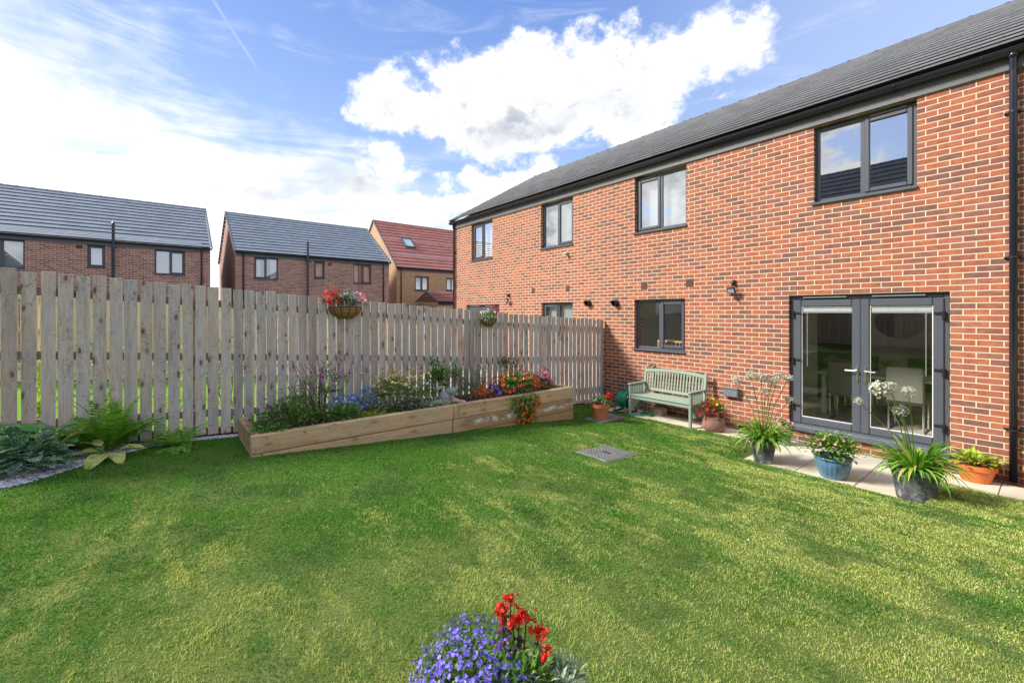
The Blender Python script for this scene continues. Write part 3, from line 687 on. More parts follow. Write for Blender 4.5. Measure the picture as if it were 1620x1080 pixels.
def french_door(P, x0, x1, z0, z1, glass='glass_low', full=True):
    yf = .06; m = MB(); fr(m, x0+.004, x1-.004, z0+.055, z1-.004, yf, yf+.07, .062); o = m.build('french_door', M['pvc'], P)
    mid = (x0+x1)/2
    for s, (a, b) in enumerate(((x0+.066, mid-.002), (mid+.002, x1-.066))):
        l = MB(); fr(l, a-.010, b+.010 if s else b, z0+.11, z1-.075, yf-.020, yf+.05, .105, .012); lo = l.build('door_leaf', M['pvc'], o)
        ga, gb, gz0, gz1 = a+.095, b-.095, z0+.215, z1-.18
        MB().quad((ga, yf+.005, gz0), (gb, yf+.005, gz0), (gb, yf+.005, gz1), (ga, yf+.005, gz1)).build('pane', M[glass], lo)
        sb = MB(); fr(sb, ga-.004, gb+.004, gz0-.004, gz1+.004, yf-.002, yf+.004, .013, .001); sb.build('glazing_bead', M['white'], lo)
        bl = MB(); bl.bbox(ga+.012, gb-.012, yf+.012, yf+.03, gz1-.075, gz1-.005, .004)
        for k in range(2): bl.box(ga+.18+k*.28, ga+.195+k*.28, yf+.008, yf+.012, gz1-.07, gz1-.01)
        bl.box(ga+.012, gb-.012, yf+.010, yf+.03, gz1-.090, gz1-.079); bl.build('blind', M['blind'], lo)
        cx_ = ga+.07 if s == 0 else gb-.07; MB().tube([(cx_, yf+.014, gz1-.09), (cx_, yf+.014, gz1-.92)], .0035, 6).build('blind_cord', M['blind'], lo)
        hx = b-.045 if s == 0 else a+.045; d = -1 if s == 0 else 1
        h = MB(); h.bbox(hx-.016, hx+.016, yf-.034, yf-.020, z0+.82, z0+1.06, .005); h.tube([(hx, yf-.03, z0+1.0), (hx, yf-.075, z0+1.0), (hx-.005*d*-1, yf-.078, z0+1.0), (hx+.125*d, yf-.075, z0+.995)], .010, 8)
        h.tube([(hx, yf-.045, z0+.88), (hx, yf-.02, z0+.88)], .013, 10); h.build('handle', M['silver'], lo, smooth=False)
        hg = a-.008 if s == 0 else b+.008
        for zz in (z0+.36, z0+1.07, z0+1.80):
            q = MB(); q.bbox(hg-.018, hg+.018, yf-.036, yf-.018, zz-.06, zz+.05, .004); q.tube([(hg, yf-.04, zz-.055), (hg, yf-.04, zz+.045)], .012, 10)
            q.bbox(hg if s else hg-.0, hg+.0+(.095), yf-.034, yf-.02, zz-.0, zz+.036, .006) if s == 0 else q.bbox(hg-.095, hg, yf-.034, yf-.02, zz-.0, zz+.036, .006)
            q.build('hinge', M['black'], lo)
        v = MB().bbox(a+.12, b-.16, yf-.035, yf-.001, z1-.052, z1-.026, .008); v.build('trickle_vent', M['grey_plastic'], o)
    MB().bbox(x0+.01, x1-.01, yf-.045, yf+.06, z0+.052, z0+.064, .003).build('threshold', M['silver'], o)
    MB().bbox(x0-.012, x1+.012, -.055, yf+.06, z0-.004, z0+.052, .010).build('sill', M['pvc'], o)
    return o
def airbrick(P, x, z, w=.145, h=.145):
    m = MB().bbox(x-w/2, x+w/2, -.006, .03, z-h/2, z+h/2, .003); o = m.build('air_brick', M['vent'], P)
    g = MB()
    for k in range(6): g.box(x-w/2+.012, x+w/2-.012, -.009, -.005, z-h/2+.014+k*.021, z-h/2+.024+k*.021)
    g.build('louvre', M['vent'], o)
def flue(P, x, z, r=.065):
    m = MB().lathe([(r*1.25, 0), (r*1.25, .012), (r, .014), (r, .09), (r*.82, .09), (r*.82, .0)], 20)
    m.v = [(x+a, -c_, z+b) for a, b, c_ in m.v]; o = m.build('flue_terminal', M['black'], P)
    h = MB(); n = 10
    for k in range(n):
        q0 = math.pi*k/n; q1 = math.pi*(k+1)/n
        h.quad((x+math.cos(q0)*r*1.05, -.02, z+math.sin(q0)*r*1.05), (x+math.cos(q1)*r*1.05, -.02, z+math.sin(q1)*r*1.05), (x+math.cos(q1)*r*1.05, -.13, z+math.sin(q1)*r*1.02), (x+math.cos(q0)*r*1.05, -.13, z+math.sin(q0)*r*1.02))
    h.build('cowl', M['black'], o)
def floodlight(P, x, z):
    m = MB().bbox(x-.035, x+.035, -.03, .0, z+.10, z+.18, .008); m.tube([(x, -.03, z+.13), (x+.005, -.07, z+.10), (x, -.07, z+.04)], .008, 8); m.sphere((x, -.05, z+.13), .035, 10, 6)
    o = m.build('floodlight', M['black'], P)
    rt = Matrix.Rotation(R(28), 3, 'X'); og = (x, -.09, z)
    b = MB().box(x-.065, x+.065, -.125, -.085, z-.045, z+.05, rt, og)
    for k in range(5): b.box(x-.05+k*.022, x-.042+k*.022, -.085, -.068, z-.04, z+.045, rt, og)
    b.build('lamp_housing', M['black'], o)
    MB().box(x-.052, x+.052, -.1268, -.1252, z-.033, z+.038, rt, og).build('lamp_glass', simple('lamp_lens', (.45, .5, .55), .1), o)
    MB().lathe([(.001, 0), (.028, .005), (.03, .03), (.012, .05)], 12, (x, -.09, z-.10)).build('motion_sensor', M['black'], o, smooth=True)

# --- our house
H1 = thing('brick_house', 'red brick house with french doors, green bench in front and two tall upstairs windows', 'house', (0, 0, 0))
x0, x1 = -5.57, .82
ops = [(-1.81, 0, .15, 2.245), (-4.70, -3.565, 1.195, 2.245), (-4.69, -3.535, 3.605, 4.80), (-1.47, -.308, 3.605, 4.80)]
shell(H1, x0, x1, ops, 4.99, 7.56, M['brick'], back=[(-5.2, -2.6, .2, 2.4), (-1.9, .4, .2, 2.4)])  # unseen rear openings added only to bring daylight into the room
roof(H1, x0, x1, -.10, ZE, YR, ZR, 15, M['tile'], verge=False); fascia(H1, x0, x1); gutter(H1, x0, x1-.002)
french_door(H1, *ops[0]); window(H1, *ops[1], opener='R', vents='LR', glass='glass_low')
window(H1, -4.69, -3.535, 3.605, 4.775, opener='L', vents='L', cover='net'); window(H1, -1.47, -.308, 3.605, 4.775, opener='R', vents='R')
downpipe(H1, .525)
for a, b in ((-4.46, 2.53), (-3.47, 2.535)): airbrick(H1, a, b)
flue(H1, -5.166, 2.175); floodlight(H1, -2.655, 2.36)
m = MB(); wall_front(m, -5.4, .62, .16, 2.5, [(-5.3, -3.0, .17, 2.45), (-.28, .58, .17, 2.45)], .10, 3.2); m.quad((-5.4, .302, .16), (-5.4, 7.5, .16), (-5.4, 7.5, 2.5), (-5.4, .302, 2.5)); m.quad((.62, .302, .16), (.62, .302, 2.5), (.62, 7.5, 2.5), (.62, 7.5, .16)); m.quad((-5.4, .302, 2.5), (-5.4, 7.5, 2.5), (.62, 7.5, 2.5), (.62, .302, 2.5))  # partition openings out of view, added to pass the rear daylight through
m.build('inner_wall', M['plaster'], H1); MB().quad((-5.4, .302, .16), (.62, .302, .16), (.62, 7.5, .16), (-5.4, 7.5, .16)).build('inner_floor', M['floor'], H1); interior(H1, -5.4, .62, .302, 4.0, 2.75, 4.98)
m = MB().bbox(-2.80, -2.56, -.085, -.0, .52, .67, .012); m.bbox(-2.81, -2.55, -.10, -.02, .655, .685, .01); m.build('meter_box', M['grey_plastic'], H1)
MB().box(-2.35, -1.75, 3.18, 3.199, .17, 2.15).build('inner_door', M['chair_black'], H1)
# --- attached neighbour on the left
H2 = thing('brick_house', 'attached red brick house beyond the fence, at the far left end of the terrace', 'house', (-6.395*1-5.57+5.57-5.175+0, 0, 0))
H2.location = (0, 0, 0)
x0, x1 = -12.0, -5.57
ops = [(-11.17, -9.40, .15, 2.215), (-7.565, -6.46, 1.195, 2.23), (-10.88, -9.745, 3.605, 4.80), (-7.59, -6.455, 3.605, 4.80)]
shell(H2, x0, x1, ops, 4.99, 7.56, M['brick'], ZR, (x0,), yr=YR)
roof(H2, x0-.05, x1, -.10, ZE, YR, ZR, 15, M['tile'], verge=(x0-.05,)); fascia(H2, x0, x1); gutter(H2, x0-.06, x1)
french_door(H2, *ops[0]); window(H2, *ops[1], opener='L', vents='', glass='glass_low', cover='blind_dark')
window(H2, -10.88, -9.745, 3.605, 4.775, opener='L', vents='L', cover='net'); window(H2, -7.59, -6.455, 3.605, 4.775, opener='R', vents='R', cover='blind')
downpipe(H2, -11.87, clips=(1.7, 2.9, 4.0))
for a, b in ((-7.90, 2.555), (-6.63, 2.555)): airbrick(H2, a, b, .12, .14)
flue(H2, -5.943, 2.185); floodlight(H2, -8.93, 2.33)
m = MB().bbox(-6.70, -6.62, -.05, 0, 3.40, 3.46, .01); m.tube([(-6.66, -.05, 3.43), (-6.64, -.13, 3.38)], .03, 10); m.build('security_camera', M['white'], H2)
interior(H2, -11.8, -5.75, .302, 4.0, .16, 2.5); interior(H2, -11.8, -5.75, .302, 4.0, 2.75, 4.98)
MB().box(-5.574, -5.566, -.003, .001, 0., 4.8).build('movement_joint', simple('joint_sealant', (.38, .26, .2), .9), H2)
# --- attached house on the right (only its corner is in view)
H3 = thing('brick_house', 'red brick wall and roof right of the black downpipe, at the picture edge', 'house')
x0, x1 = .82, 7.2
ops = [(1.6, 2.75, 3.605, 4.80)]
shell(H3, x0, x1, ops, 4.99, 7.56, M['brick']); roof(H3, x0, x1, -.10, ZE, YR, ZR, 15, M['tile'], verge=False); fascia(H3, x0, x1); gutter(H3, x0, x1)
window(H3, 1.6, 2.75, 3.605, 4.775)
interior(H3, 1.0, 7., .302, 4.0, 2.75, 4.98)

def far_house(name_label, loc, length, ops, brick, tile, zr, yr, n, wins, pipes, soil=None, x_start=0., ze=4.97, vent=None, back_gutter=True):
    H = thing('brick_house', name_label, 'house', loc, R(90))
    shell(H, x_start, length, [(a, b, c, 4.78 if d > 4.7 else d) for a, b, c, d in ops], ze-.06, 2*yr, brick, zr, (x_start, length), yr=yr)
    roof(H, x_start-.05, length+.05, -.10, ze, yr, zr, n, tile, verge=(x_start-.05, length+.05), th=.036)
    MB().box(x_start, length, -.035, .02, ze-.24, ze-.01).build('fascia', M['pvc'], H); gutter(H, x_start-.06, length+.06, z=ze-.04, brackets=False)
    for (a, b, c, d), (op, cov) in zip(ops, wins): window(H, a, b, c, d, opener=op, vents='', glass='glass_far', cover=cov)
    for p in pipes: downpipe(H, p, z1=ze-.08, clips=())
    if soil:
        s = MB(); s.tube([(soil, -.14, .1), (soil, -.14, ze+.72)], .055, 12); s.tube([(soil, -.14, ze+.72), (soil, -.14, ze+.76)], [.055, .03], 12); s.box(soil-.08, soil+.08, -.2, 0, ze-.30, ze-.24)
        s.build('soil_pipe', M['fpipe'], H, smooth=False)
    if vent: airbrick(H, vent, 4.62, .2, .14)
    interior(H, x_start+.2, length-.2, .302, 3.5, 2.75, ze-.1)
    return H
far_house('brown brick house with slate roof, furthest left behind the fence', (-23.78, -12.37, 0), 6.38,
          [(-.6, .55, 3.62, 4.73), (2.26, 2.80, 3.80, 4.73), (4.38, 5.44, 3.63, 4.73)], M['brick_far'], M['tile_far'], 7.47, 3.8, 13,
          [('L', 'blind'), ('S', 'net'), ('R', 'blind')], (6.05,), soil=3.05, x_start=-6.6, vent=2.03)
far_house('brown brick house with slate roof, middle one behind the fence with curtained windows', (-24.05, -4.96, 0), 7.78,
          [(.78, 1.85, 3.62, 4.73), (3.58, 4.12, 3.78, 4.73), (5.66, 6.70, 3.60, 4.73)], M['brick_far'], M['tile_far'], 7.50, 3.8, 14,
          [('L', 'curtain'), ('S', 'net'), ('R', 'curtain')], (.32, 7.42), soil=3.23, vent=4.4)
F3 = far_house('buff brick house with red tiled roof and skylight beyond the other houses', (-27.5, 4.83, 0), 9.6,
          [(1.36, 2.46, 3.48, 4.55), (3.88, 4.9, 3.55, 4.55)], M['brick_buff'], M['tile_red'], 8.98, 4.2, 15,
          [('LR', 'net'), ('L', 'net')], (.31,), ze=5.10)
sl = MB(); rt = Matrix.Rotation(math.atan2(8.98-5.1, 4.3), 3, 'X'); og = Vector((1.85, 2.15, 5.1+(2.25)*.902+.06))
def rbox(mb, a, b, c, d, e, f): mb.box(og.x+a, og.x+b, og.y+c, og.y+d, og.z+e, og.z+f, rt, og)
rbox(sl, -.42, -.34, -.6, .6, -.02, .08); rbox(sl, .34, .42, -.6, .6, -.02, .08); rbox(sl, -.34, .34, -.6, -.5, -.02, .08); rbox(sl, -.34, .34, .5, .6, -.02, .08)
so = sl.build('skylight', M['pvc'], F3); gm = MB(); rbox(gm, -.34, .34, -.5, .5, .02, .04); gm.build('pane', simple('skylight_glass', (.5, .6, .66), .05), so)
gr = thing('garage', 'low garage with red tiled roof squeezed between the terrace and the buff house', 'garage', (-24.0, 6.1, 0), R(90))
m = MB(); wall_front(m, 0, 5, -.3, 2.6, []); m.quad((0, 0, -.3), (0, 0, 2.6), (0, 3, 2.6), (0, 3, -.3)); m.quad((0, 3, -.3), (0, 3, 2.6), (5, 3, 2.6), (5, 3, -.3)); m.build('wall', M['brick_buff'], gr)
roof(gr, -.05, 5.05, -.1, 2.68, 1.5, 3.35, 6, M['tile_red'], verge=(-.05,)); gutter(gr, -.06, 5.05, z=2.64, brackets=False); MB().box(0, 5, -.035, .01, 2.45, 2.66).build('fascia', M['black'], gr)
# terrace behind the photographer, seen mirrored in the upstairs glass
HB = thing('brick_house', 'dark roofed house at the back of the garden, mirrored in the upstairs window', 'house', (2.0, -17.0, 0), R(180))
shell(HB, -12, 14, [(.5, 1.6, 3.6, 4.75)], 4.95, 8.4, M['brick_far'], 9.6, (-12, 14), yr=4.2, z0=-.3)
roof(HB, -12.05, 14.05, -.1, 5.02, 4.2, 9.7, 16, M['tile'], verge=(-12.05, 14.05)); window(HB, .5, 1.6, 3.6, 4.75); MB().box(-12, 14, -.035, .02, 4.78, 5.02).build('fascia', M['fascia'], HB)

# ------------------------------------------------------------------ fences
def ftop(w): return 1.815 + .052*w if w < 3.0 else 1.956 + .0715*(w-3.0) + (.03 if w > 3 else 0)
def fence(label, X0, w0, w1, front=1, extra=0., pale=False, group=None, pitch=.1235, bw=.105, rots=True):
    f = thing('timber_fence', label, 'fence', (X0, -w0, G(-5, -w0)), 0, group)
    bz = G(-5, -w0); w = w0 + .005; rg = random.Random(5)
    wm = M['palewood'] if pale else M['fence']
    while w < w1 and True:
        zt = ftop(w) + extra + rg.uniform(-.016, .014) - bz; zb = G(-5, -w-.05) + .035 - bz
        b_ = bw*rg.uniform(.94, 1.05)*(1 + .05*max(0, min(1, w-7.9))); m = MB(); th = .018
        yc = -(w+b_/2)+w0; lz = rg.uniform(-.006, .006); cup = rg.uniform(-.004, .004)
        m.bbox(-th*front if front > 0 else 0, 0 if front > 0 else th, -b_/2, b_/2, 0, zt-zb, .003)
        m.v = [(x+lz*z/1.8+cup*math.cos(y*30), y+rg.uniform(0, .0)+lz*.8*z/1.8, z) for x, y, z in m.v]
        o = m.build('board', wm, f); o.location = (0, yc, zb); w += pitch*rg.uniform(.975, 1.03)*(1 + .07*max(0, min(1, w-7.9)))
    rm = M['palewood'] if pale else M['rail']
    for dz in (-.16, -.80, -1.48):
        m = MB(); k = 0; ws = np.linspace(w0, w1, 5)
        for a, b in zip(ws, ws[1:]):
            za, zb2 = ftop(a+.001)+dz+extra-bz, ftop(b-.001)+dz+extra-bz; xa, xb = (-.060, -.020) if front > 0 else (.020, .060)
            vs = []
            for (ww, zz) in ((a-w0, za), (b-w0, zb2)):
                for xx, dd in ((xa, 0), (xb, 0), (xb, -.085), (xa, -.085)): vs.append((xx, -ww, zz+dd))
            m.add(vs, [(0,1,2,3),(7,6,5,4),(0,4,5,1),(1,5,6,2),(2,6,7,3),(3,7,4,0)])
        m.build('rail', rm, f)
    w = w0+.06
    while w < w1:
        m = MB(); xa, xb = (-.15, -.072) if front > 0 else (.072, .15); m.bbox(xa, xb, -.05, .05, -.1, 1.62, .004); o = m.build('post', rm, f); o.location = (0, -(w-w0), G(-5, -w)-bz); w += 1.83
    return f
fence('weathered grey close board fence along the left of the lawn behind the raised bed', -5.50, .03, 9.95)
g = MB().box(-5.58, -5.50, -10., -.05, -.1, 0)   # gravel board following the slope
g = MB(); ys = np.linspace(-9.95, -.03, 14)
for a, b in zip(ys, ys[1:]):
    za, zb = G(-5, a), G(-5, b)
    g.add([(-5.545, a, za-.05), (-5.523, a, za-.05), (-5.523, a, za+.11), (-5.545, a, za+.11), (-5.545, b, zb-.05), (-5.523, b, zb-.05), (-5.523, b, zb+.11), (-5.545, b, zb+.11)],
          [(0,1,2,3),(7,6,5,4),(0,4,5,1),(1,5,6,2),(2,6,7,3),(3,7,4,0)])
fo = [o for o in bpy.data.objects if o.name.startswith('timber_fence')][0]
gb = g.build('gravel_board', wood_mat('dark_wet_wood', (.09, .05, .03), (.14, .08, .05), (.03, .02, .01), axis='Y'), fo); gb.matrix_parent_inverse = Matrix.Translation(-fo.location)
fence('pale new pine fence on the far side of the neighbouring garden', -11.6, .4, 11.2, pale=True)

rf = thing('timber_fence', 'pale fence closing the back of the garden, mirrored in the patio doors', 'fence', (-5.4, -12.0, .74))
m = MB().bbox(0, .13, -.018, 0, 0, 1.8, .003); b0 = m.build('board', M['palewood'], rf); b0.location = (.02, 0, 0)
for k in range(1, 84): c_ = b0.copy(); C.objects.link(c_); c_.parent = rf; c_.location = (.02+k*.148, random.uniform(0, .008), random.uniform(-.02, .02))
for z in (.25, .95, 1.6): MB().bbox(0, 12.4, -.06, -.019, z, z+.09, .003).build('rail', M['palewood'], rf)
# ------------------------------------------------------------------ raised bed
bed = thing('raised_bed', 'stepped raised flower bed of timber sleepers in front of the fence', 'raised bed', (0, 0, 0))
def sleeper(x0, x1, y0, y1, z0, z1):
    MB().bbox(x0, x1, y0, y1, z0, z1, .008).build('sleeper', M['sleeper'], bed)
for z0_, z1_, k in ((.49, .685, 0), (.288, .483, 1), (.086, .281, 2), (-.11, .079, 3)):
    j = -4.46 - (.10 if k % 2 else 0)
    sleeper(-4.52, -4.42+(0), j, -2.14-(.1 if k % 2 else 0), z0_, z1_)
    if z0_ > .25: sleeper(-4.52, -4.42, -7.0+(.1 if k % 2 else 0), j-.012-(.09 if k != 1 else 0), z0_, z1_)
    if k == 0: sleeper(-4.521, -4.419, j-.098, j-.006, z0_, z1_)
    sleeper(-5.46, -4.42 if k % 2 else -4.523, -2.24 if k % 2 else -2.24, -2.14, z0_+.0007, z1_-.0007) if k % 2 else sleeper(-5.46, -4.523, -2.238, -2.142, z0_, z1_)
    if z0_ > .25: sleeper(-5.46, -4.42 if k % 2 else -4.523, -7.0, -6.903, z0_, z1_)
m = MB(); nx, ny = 6, 30
V = [(-5.45+.92*i/nx, -6.9+4.66*j/ny, .60+random.uniform(-.015, .02)) for j in range(ny+1) for i in range(nx+1)]
F = [(j*(nx+1)+i, j*(nx+1)+i+1, (j+1)*(nx+1)+i+1, (j+1)*(nx+1)+i) for j in range(ny) for i in range(nx)]
m.add(V, F).build('bed_soil', M['soil'], bed)

# manhole cover in the lawn
mc = thing('manhole_cover', 'grey square drain cover set in the lawn', 'drain cover', (-2.65, -3.43, G(-2.65, -3.43)), 0)
sl_ = math.atan(.066); mc.rotation_euler = (-sl_, 0, 0)
m = MB(); fr(m, 0, 0, 0, 0, 0, 0, 0) if False else None
m.bbox(-.245, .245, -.30, .30, -.03, .010, .004); m.build('rim', M['iron'], mc)
m = MB().bbox(-.215, .215, -.27, .27, .008, .0145, .002)
for i in range(15):
    for j in range(19):
        if (i+j) % 2 == 0: m.box(-.205+i*.0275, -.185+i*.0275, -.26+j*.0275, -.24+j*.0275, .014, .0175)
m.build('cover_plate', M['iron'], mc)
m = MB(); [m.box(-.06, .06, -.02+.0, .02, .0175, .019)]; m.build('lift_slot', M['black'], mc)

# ------------------------------------------------------------------ bench
def bench():
    b = thing('garden_bench', 'sage green slatted two seater garden bench against the brick wall', 'bench', (-3.70, -.67, 0))
    W2 = .615; mt = M['sage']; t = .045
    tz = lambda x: .86 + .04*(1-(x/W2)**2)
    for s in (-1, 1):
        MB().bbox(s*W2-t/2, s*W2+t/2, -t/2, t/2, 0, .585, .006).build('leg', mt, b)
        m = MB(); rt = Matrix.Rotation(R(-9), 3, 'X'); m.bbox(s*W2-t/2, s*W2+t/2, .44, .44+t, 0, .40, .006); m.box(s*W2-t/2, s*W2+t/2, .44, .44+t, .395, .90, rt, (0, .44, .395)); m.build('leg', mt, b)
        m = MB().bbox(s*W2-.035, s*W2+.035, -.045, .50, .585, .612, .008); m.build('armrest', mt, b)
        m = MB(); m.bbox(s*W2-.014, s*W2+.014, t/2, .44, .345, .385, .004); m.bbox(s*W2-.012, s*W2+.012, t/2, .44, .12, .15, .004)
        for k in range(7): y = .055+k*.054; m.box(s*W2-.009, s*W2+.009, y, y+.026, .15, .345); m.box(s*W2-.009, s*W2+.009, y, y+.026, .385, .585)
        m.build('side_panel', mt, b)
    m = MB()
    for k in range(6): y = -.03+k*.079; m.bbox(-W2+.02, W2-.02, y, y+.068, .395, .412, .004)
    m.build('seat', mt, b)
    m = MB().bbox(-W2+t/2, W2-t/2, -.012, .012, .33, .392, .004); m.bbox(-W2+t/2, W2-t/2, .445, .47, .33, .392, .004); m.build('seat_rail', mt, b)
    m = MB(); rt = Matrix.Rotation(R(-9), 3, 'X'); og = (0, .44, .395)
    for k in range(20):
        x = -W2+.05+k*(2*W2-.10)/19; m.box(x-.013, x+.013, .450, .466, .50, tz(x)-.04, rt, og)
    m.box(-W2+t/2, W2-t/2, .444, .472, .455, .505, rt, og)
    n = 14
    for k in range(n):
        a = -W2+t/2+(2*W2-t)*k/n; c = -W2+t/2+(2*W2-t)*(k+1)/n
        vs = [rt @ (Vector(p)-Vector(og))+Vector(og) for p in ((a,.442,tz(a)-.055),(c,.442,tz(c)-.055),(c,.474,tz(c)-.055),(a,.474,tz(a)-.055),(a,.442,tz(a)),(c,.442,tz(c)),(c,.474,tz(c)),(a,.474,tz(a)))]
        m.add(vs, ((0,3,2,1),(4,5,6,7),(0,1,5,4),(2,3,7,6)) + (((3,0,4,7),) if k == 0 else ()) + (((1,2,6,5),) if k == n-1 else ()))
    m.build('backrest', mt, b)
bench()
a = MB()
for _ in range(14):
    x = random.uniform(-3.6, 0.6); y = random.uniform(-7., -2.4); z = G(x, y)+.022; q = random.random()*6.3; L = random.uniform(.007, .014)
    a.add([(x, y, z), (x+L*math.cos(q), y+L*math.sin(q), z+.004), (x+L*math.cos(q+.9), y+L*math.sin(q+.9), z+.009), (x+L*.6*math.cos(q+1.8), y+L*.6*math.sin(q+1.8), z+.003)], [(0, 1, 2, 3)])
tag(a.build('fallen_petals', simple('dry_petal', (.55, .47, .34), .9, var=.3)), 'pale dry petals and leaf scraps scattered over the lawn', 'petals', kind='stuff')
# hose reel
hr = thing('hose_reel', 'dark blue hose reel wound with green garden hose left of the bench', 'hose reel', (-4.56, -.50, 0), R(8))
m = MB(); 
for ring in range(3):
    for k in range(5): pass
hose = MB()
pts = []
for k in range(360):
    q = k/360*2*math.pi*9; rr = .155 + .006*math.sin(k*.7); pts.append((-.10+.19*k/360, rr*math.cos(q), .24+rr*math.sin(q)))
hose.tube(pts, .0105, 6); pts = [(p[0]*.9, p[1]*.85, .24+(p[2]-.24)*.85) for p in pts]; hose.tube(pts, .0105, 6)
hose.tube([(.09, -.14, .15), (.10, -.22, .03), (.25, -.24, .015), (.42, -.15, .012), (.5, -.02, .012)], .010, 6); hose.build('hose', M['green_hose'], hr, smooth=True)
for s, X in enumerate((-.125, .125)):
    d = MB().lathe([(.17 if s else .09, -.008), (.17 if s else .09, .008)], 28); d.v = [(X+z, x, .24+y) for x, y, z in d.v]; d.f += [tuple(range(28)), tuple(range(28, 56))]; d.build('drum_plate', M['reel_blue'], hr)
m = MB(); m.tube([(-.13, 0, .24), (.13, 0, .24)], .06, 12)
for X in (-.15, .15):
    m.tube([(X, -.17, .02), (X, .02, .43), (X, .17, .02)], .016, 8); m.tube([(X, -.2, .015), (X, .2, .015)], .018, 8)
m.tube([(-.15, -.18, .015), (.15, -.18, .015)], .016, 8); m.tube([(-.15, .02, .43), (.15, .02, .43)], .018, 8); m.build('frame', M['reel_blue'], hr)
m = MB().tube([(.15, 0, .24), (.20, 0, .24), (.20, .08, .30), (.25, .08, .30)], .010, 8); m.build('crank_handle', M['black'], hr)
tag(MB().bbox(-4.10, -3.86, -.33, -.12, .0, .13, .01).build('concrete_block', M['concrete']), 'weathered concrete block on the paving under the bench', 'block')
m = MB(); 
m.bbox(-4.20, -3.98, -.50, -.38, 0, .012, .004); m.box(-4.2, -4.19, -.5, -.38, .01, .035); m.box(-3.99, -3.98, -.5, -.38, .01, .035); m.box(-4.19, -3.99, -.5, -.49, .01, .035); m.box(-4.19, -3.99, -.39, -.38, .01, .035)
tag(m.build('plant_tray', simple('green_tray', (.04, .16, .06), .5)), 'small green plastic tray lying under the bench', 'tray')
# ornament and tap on the wall
m = MB().sphere((-4.27, -.02, .86), (.03, .012, .035), 10, 6); wo = m.build('wall_ornament', simple('brass', (.45, .22, .04), .4, .6)); tag(wo, 'little metal insect ornament on the brick wall above the left end of the bench', 'ornament')
m = MB(); 
for s in (-1, 1): m.sphere((-4.27+s*.045, -.02, .92), (.042, .006, .022), 10, 6, Matrix.Rotation(R(35*s), 3, 'Y'))
m.tube([(-4.275, -.02, .89), (-4.30, -.02, .97)], .003, 5); m.tube([(-4.265, -.02, .89), (-4.24, -.02, .97)], .003, 5)
m.build('wing', M['iron'], wo)
tp = MB().tube([(-5.31, 0, .80), (-5.31, -.05, .80), (-5.31, -.07, .78)], .012, 8); tp.lathe([(.022, 0), (.022, .015)], 12, (-5.31, -.05, .81)); tag(tp.build('wall_tap', M['black']), 'small black garden tap low on the brick wall beside the fence end', 'tap')
# concrete footing / slab by pot at end of bed
tag(MB().bbox(-4.36, -3.98, -1.95, -1.30, .08, .118, .004).build('stone_slab', M['iron']), 'dark stone slab under the terracotta pot beside the raised bed', 'slab')

# ------------------------------------------------------------------ plant building blocks
rn = random.Random(21)
def rdir(up=.3, spread=1.):
    q = rn.random()*2*math.pi; z = rn.uniform(-1, 1)*spread + up; r = 1
    v = Vector((math.cos(q)*r, math.sin(q)*r, z)); return v.normalized()
def leaf(mb, p, d, L, W, nrm=None, curl=.25, fold=.2, n=3, tipw=.0):
    """folded leaf blade: p base, d direction, curls downwards"""
    d = d.normalized(); up = nrm if nrm is not None else Vector((0, 0, 1)); s = d.cross(up)
    if s.length < .05: s = d.cross(Vector((1, .3, 0)))
    s.normalize(); u = s.cross(d).normalized(); vs = []; prof = {3: (.05, .95, .75, tipw), 2: (.1, 1., tipw), 4: (.05, .8, 1., .62, tipw)}[n]
    for i, w in enumerate(prof):
        t = i/n; c = p + d*(L*t) - u*(curl*L*t*t); hw = W/2*w
        vs += [c - s*hw + u*(fold*hw), c, c + s*hw + u*(fold*hw)]
    fs = []
    for i in range(n): a = i*3; fs += [(a, a+1, a+4, a+3), (a+1, a+2, a+5, a+4)]
    mb.add(vs, fs)
def clump(mb, c, r, n, L, W, up=.4, inner=.35, curl=.3, fold=.25, nseg=2, floor=None, jag=.25):
    c = Vector(c)
    for _ in range(n):
        v = Vector((rn.gauss(0, 1), rn.gauss(0, 1), rn.gauss(0, 1))).normalized()
        if v.z < -.3: v.z *= -.6
        rad = (inner + (1-inner)*rn.random()**.6)*(1+rn.uniform(-jag, jag))
        p = c + Vector((v.x*r[0], v.y*r[1], v.z*r[2]))*rad
        if floor is not None and p.z < floor: p.z = floor + rn.random()*.02
        d = (v + Vector((rn.gauss(0, .5), rn.gauss(0, .5), rn.gauss(0, .4)+up)))
        leaf(mb, p, d, L*rn.uniform(.6, 1.25), W*rn.uniform(.7, 1.2), None, curl*rn.uniform(0, 1.6), fold, nseg)
def flower(mb, p, nrm, r, k=5, cup=.3, wide=1.):
    nrm = nrm.normalized(); a = nrm.cross(Vector((.3, .9, .2))).normalized(); b = nrm.cross(a); ph = rn.random()*6.3
    for i in range(k):
        q = ph + 2*math.pi*i/k; d = (a*math.cos(q) + b*math.sin(q)); s = nrm.cross(d); w = math.pi/k*r*.95*wide
        mb.add([p, p+d*r*.55 - s*w + nrm*r*cup*.5, p+d*r+nrm*r*cup, p+d*r*.55 + s*w + nrm*r*cup*.5], [(0, 1, 2, 3)])
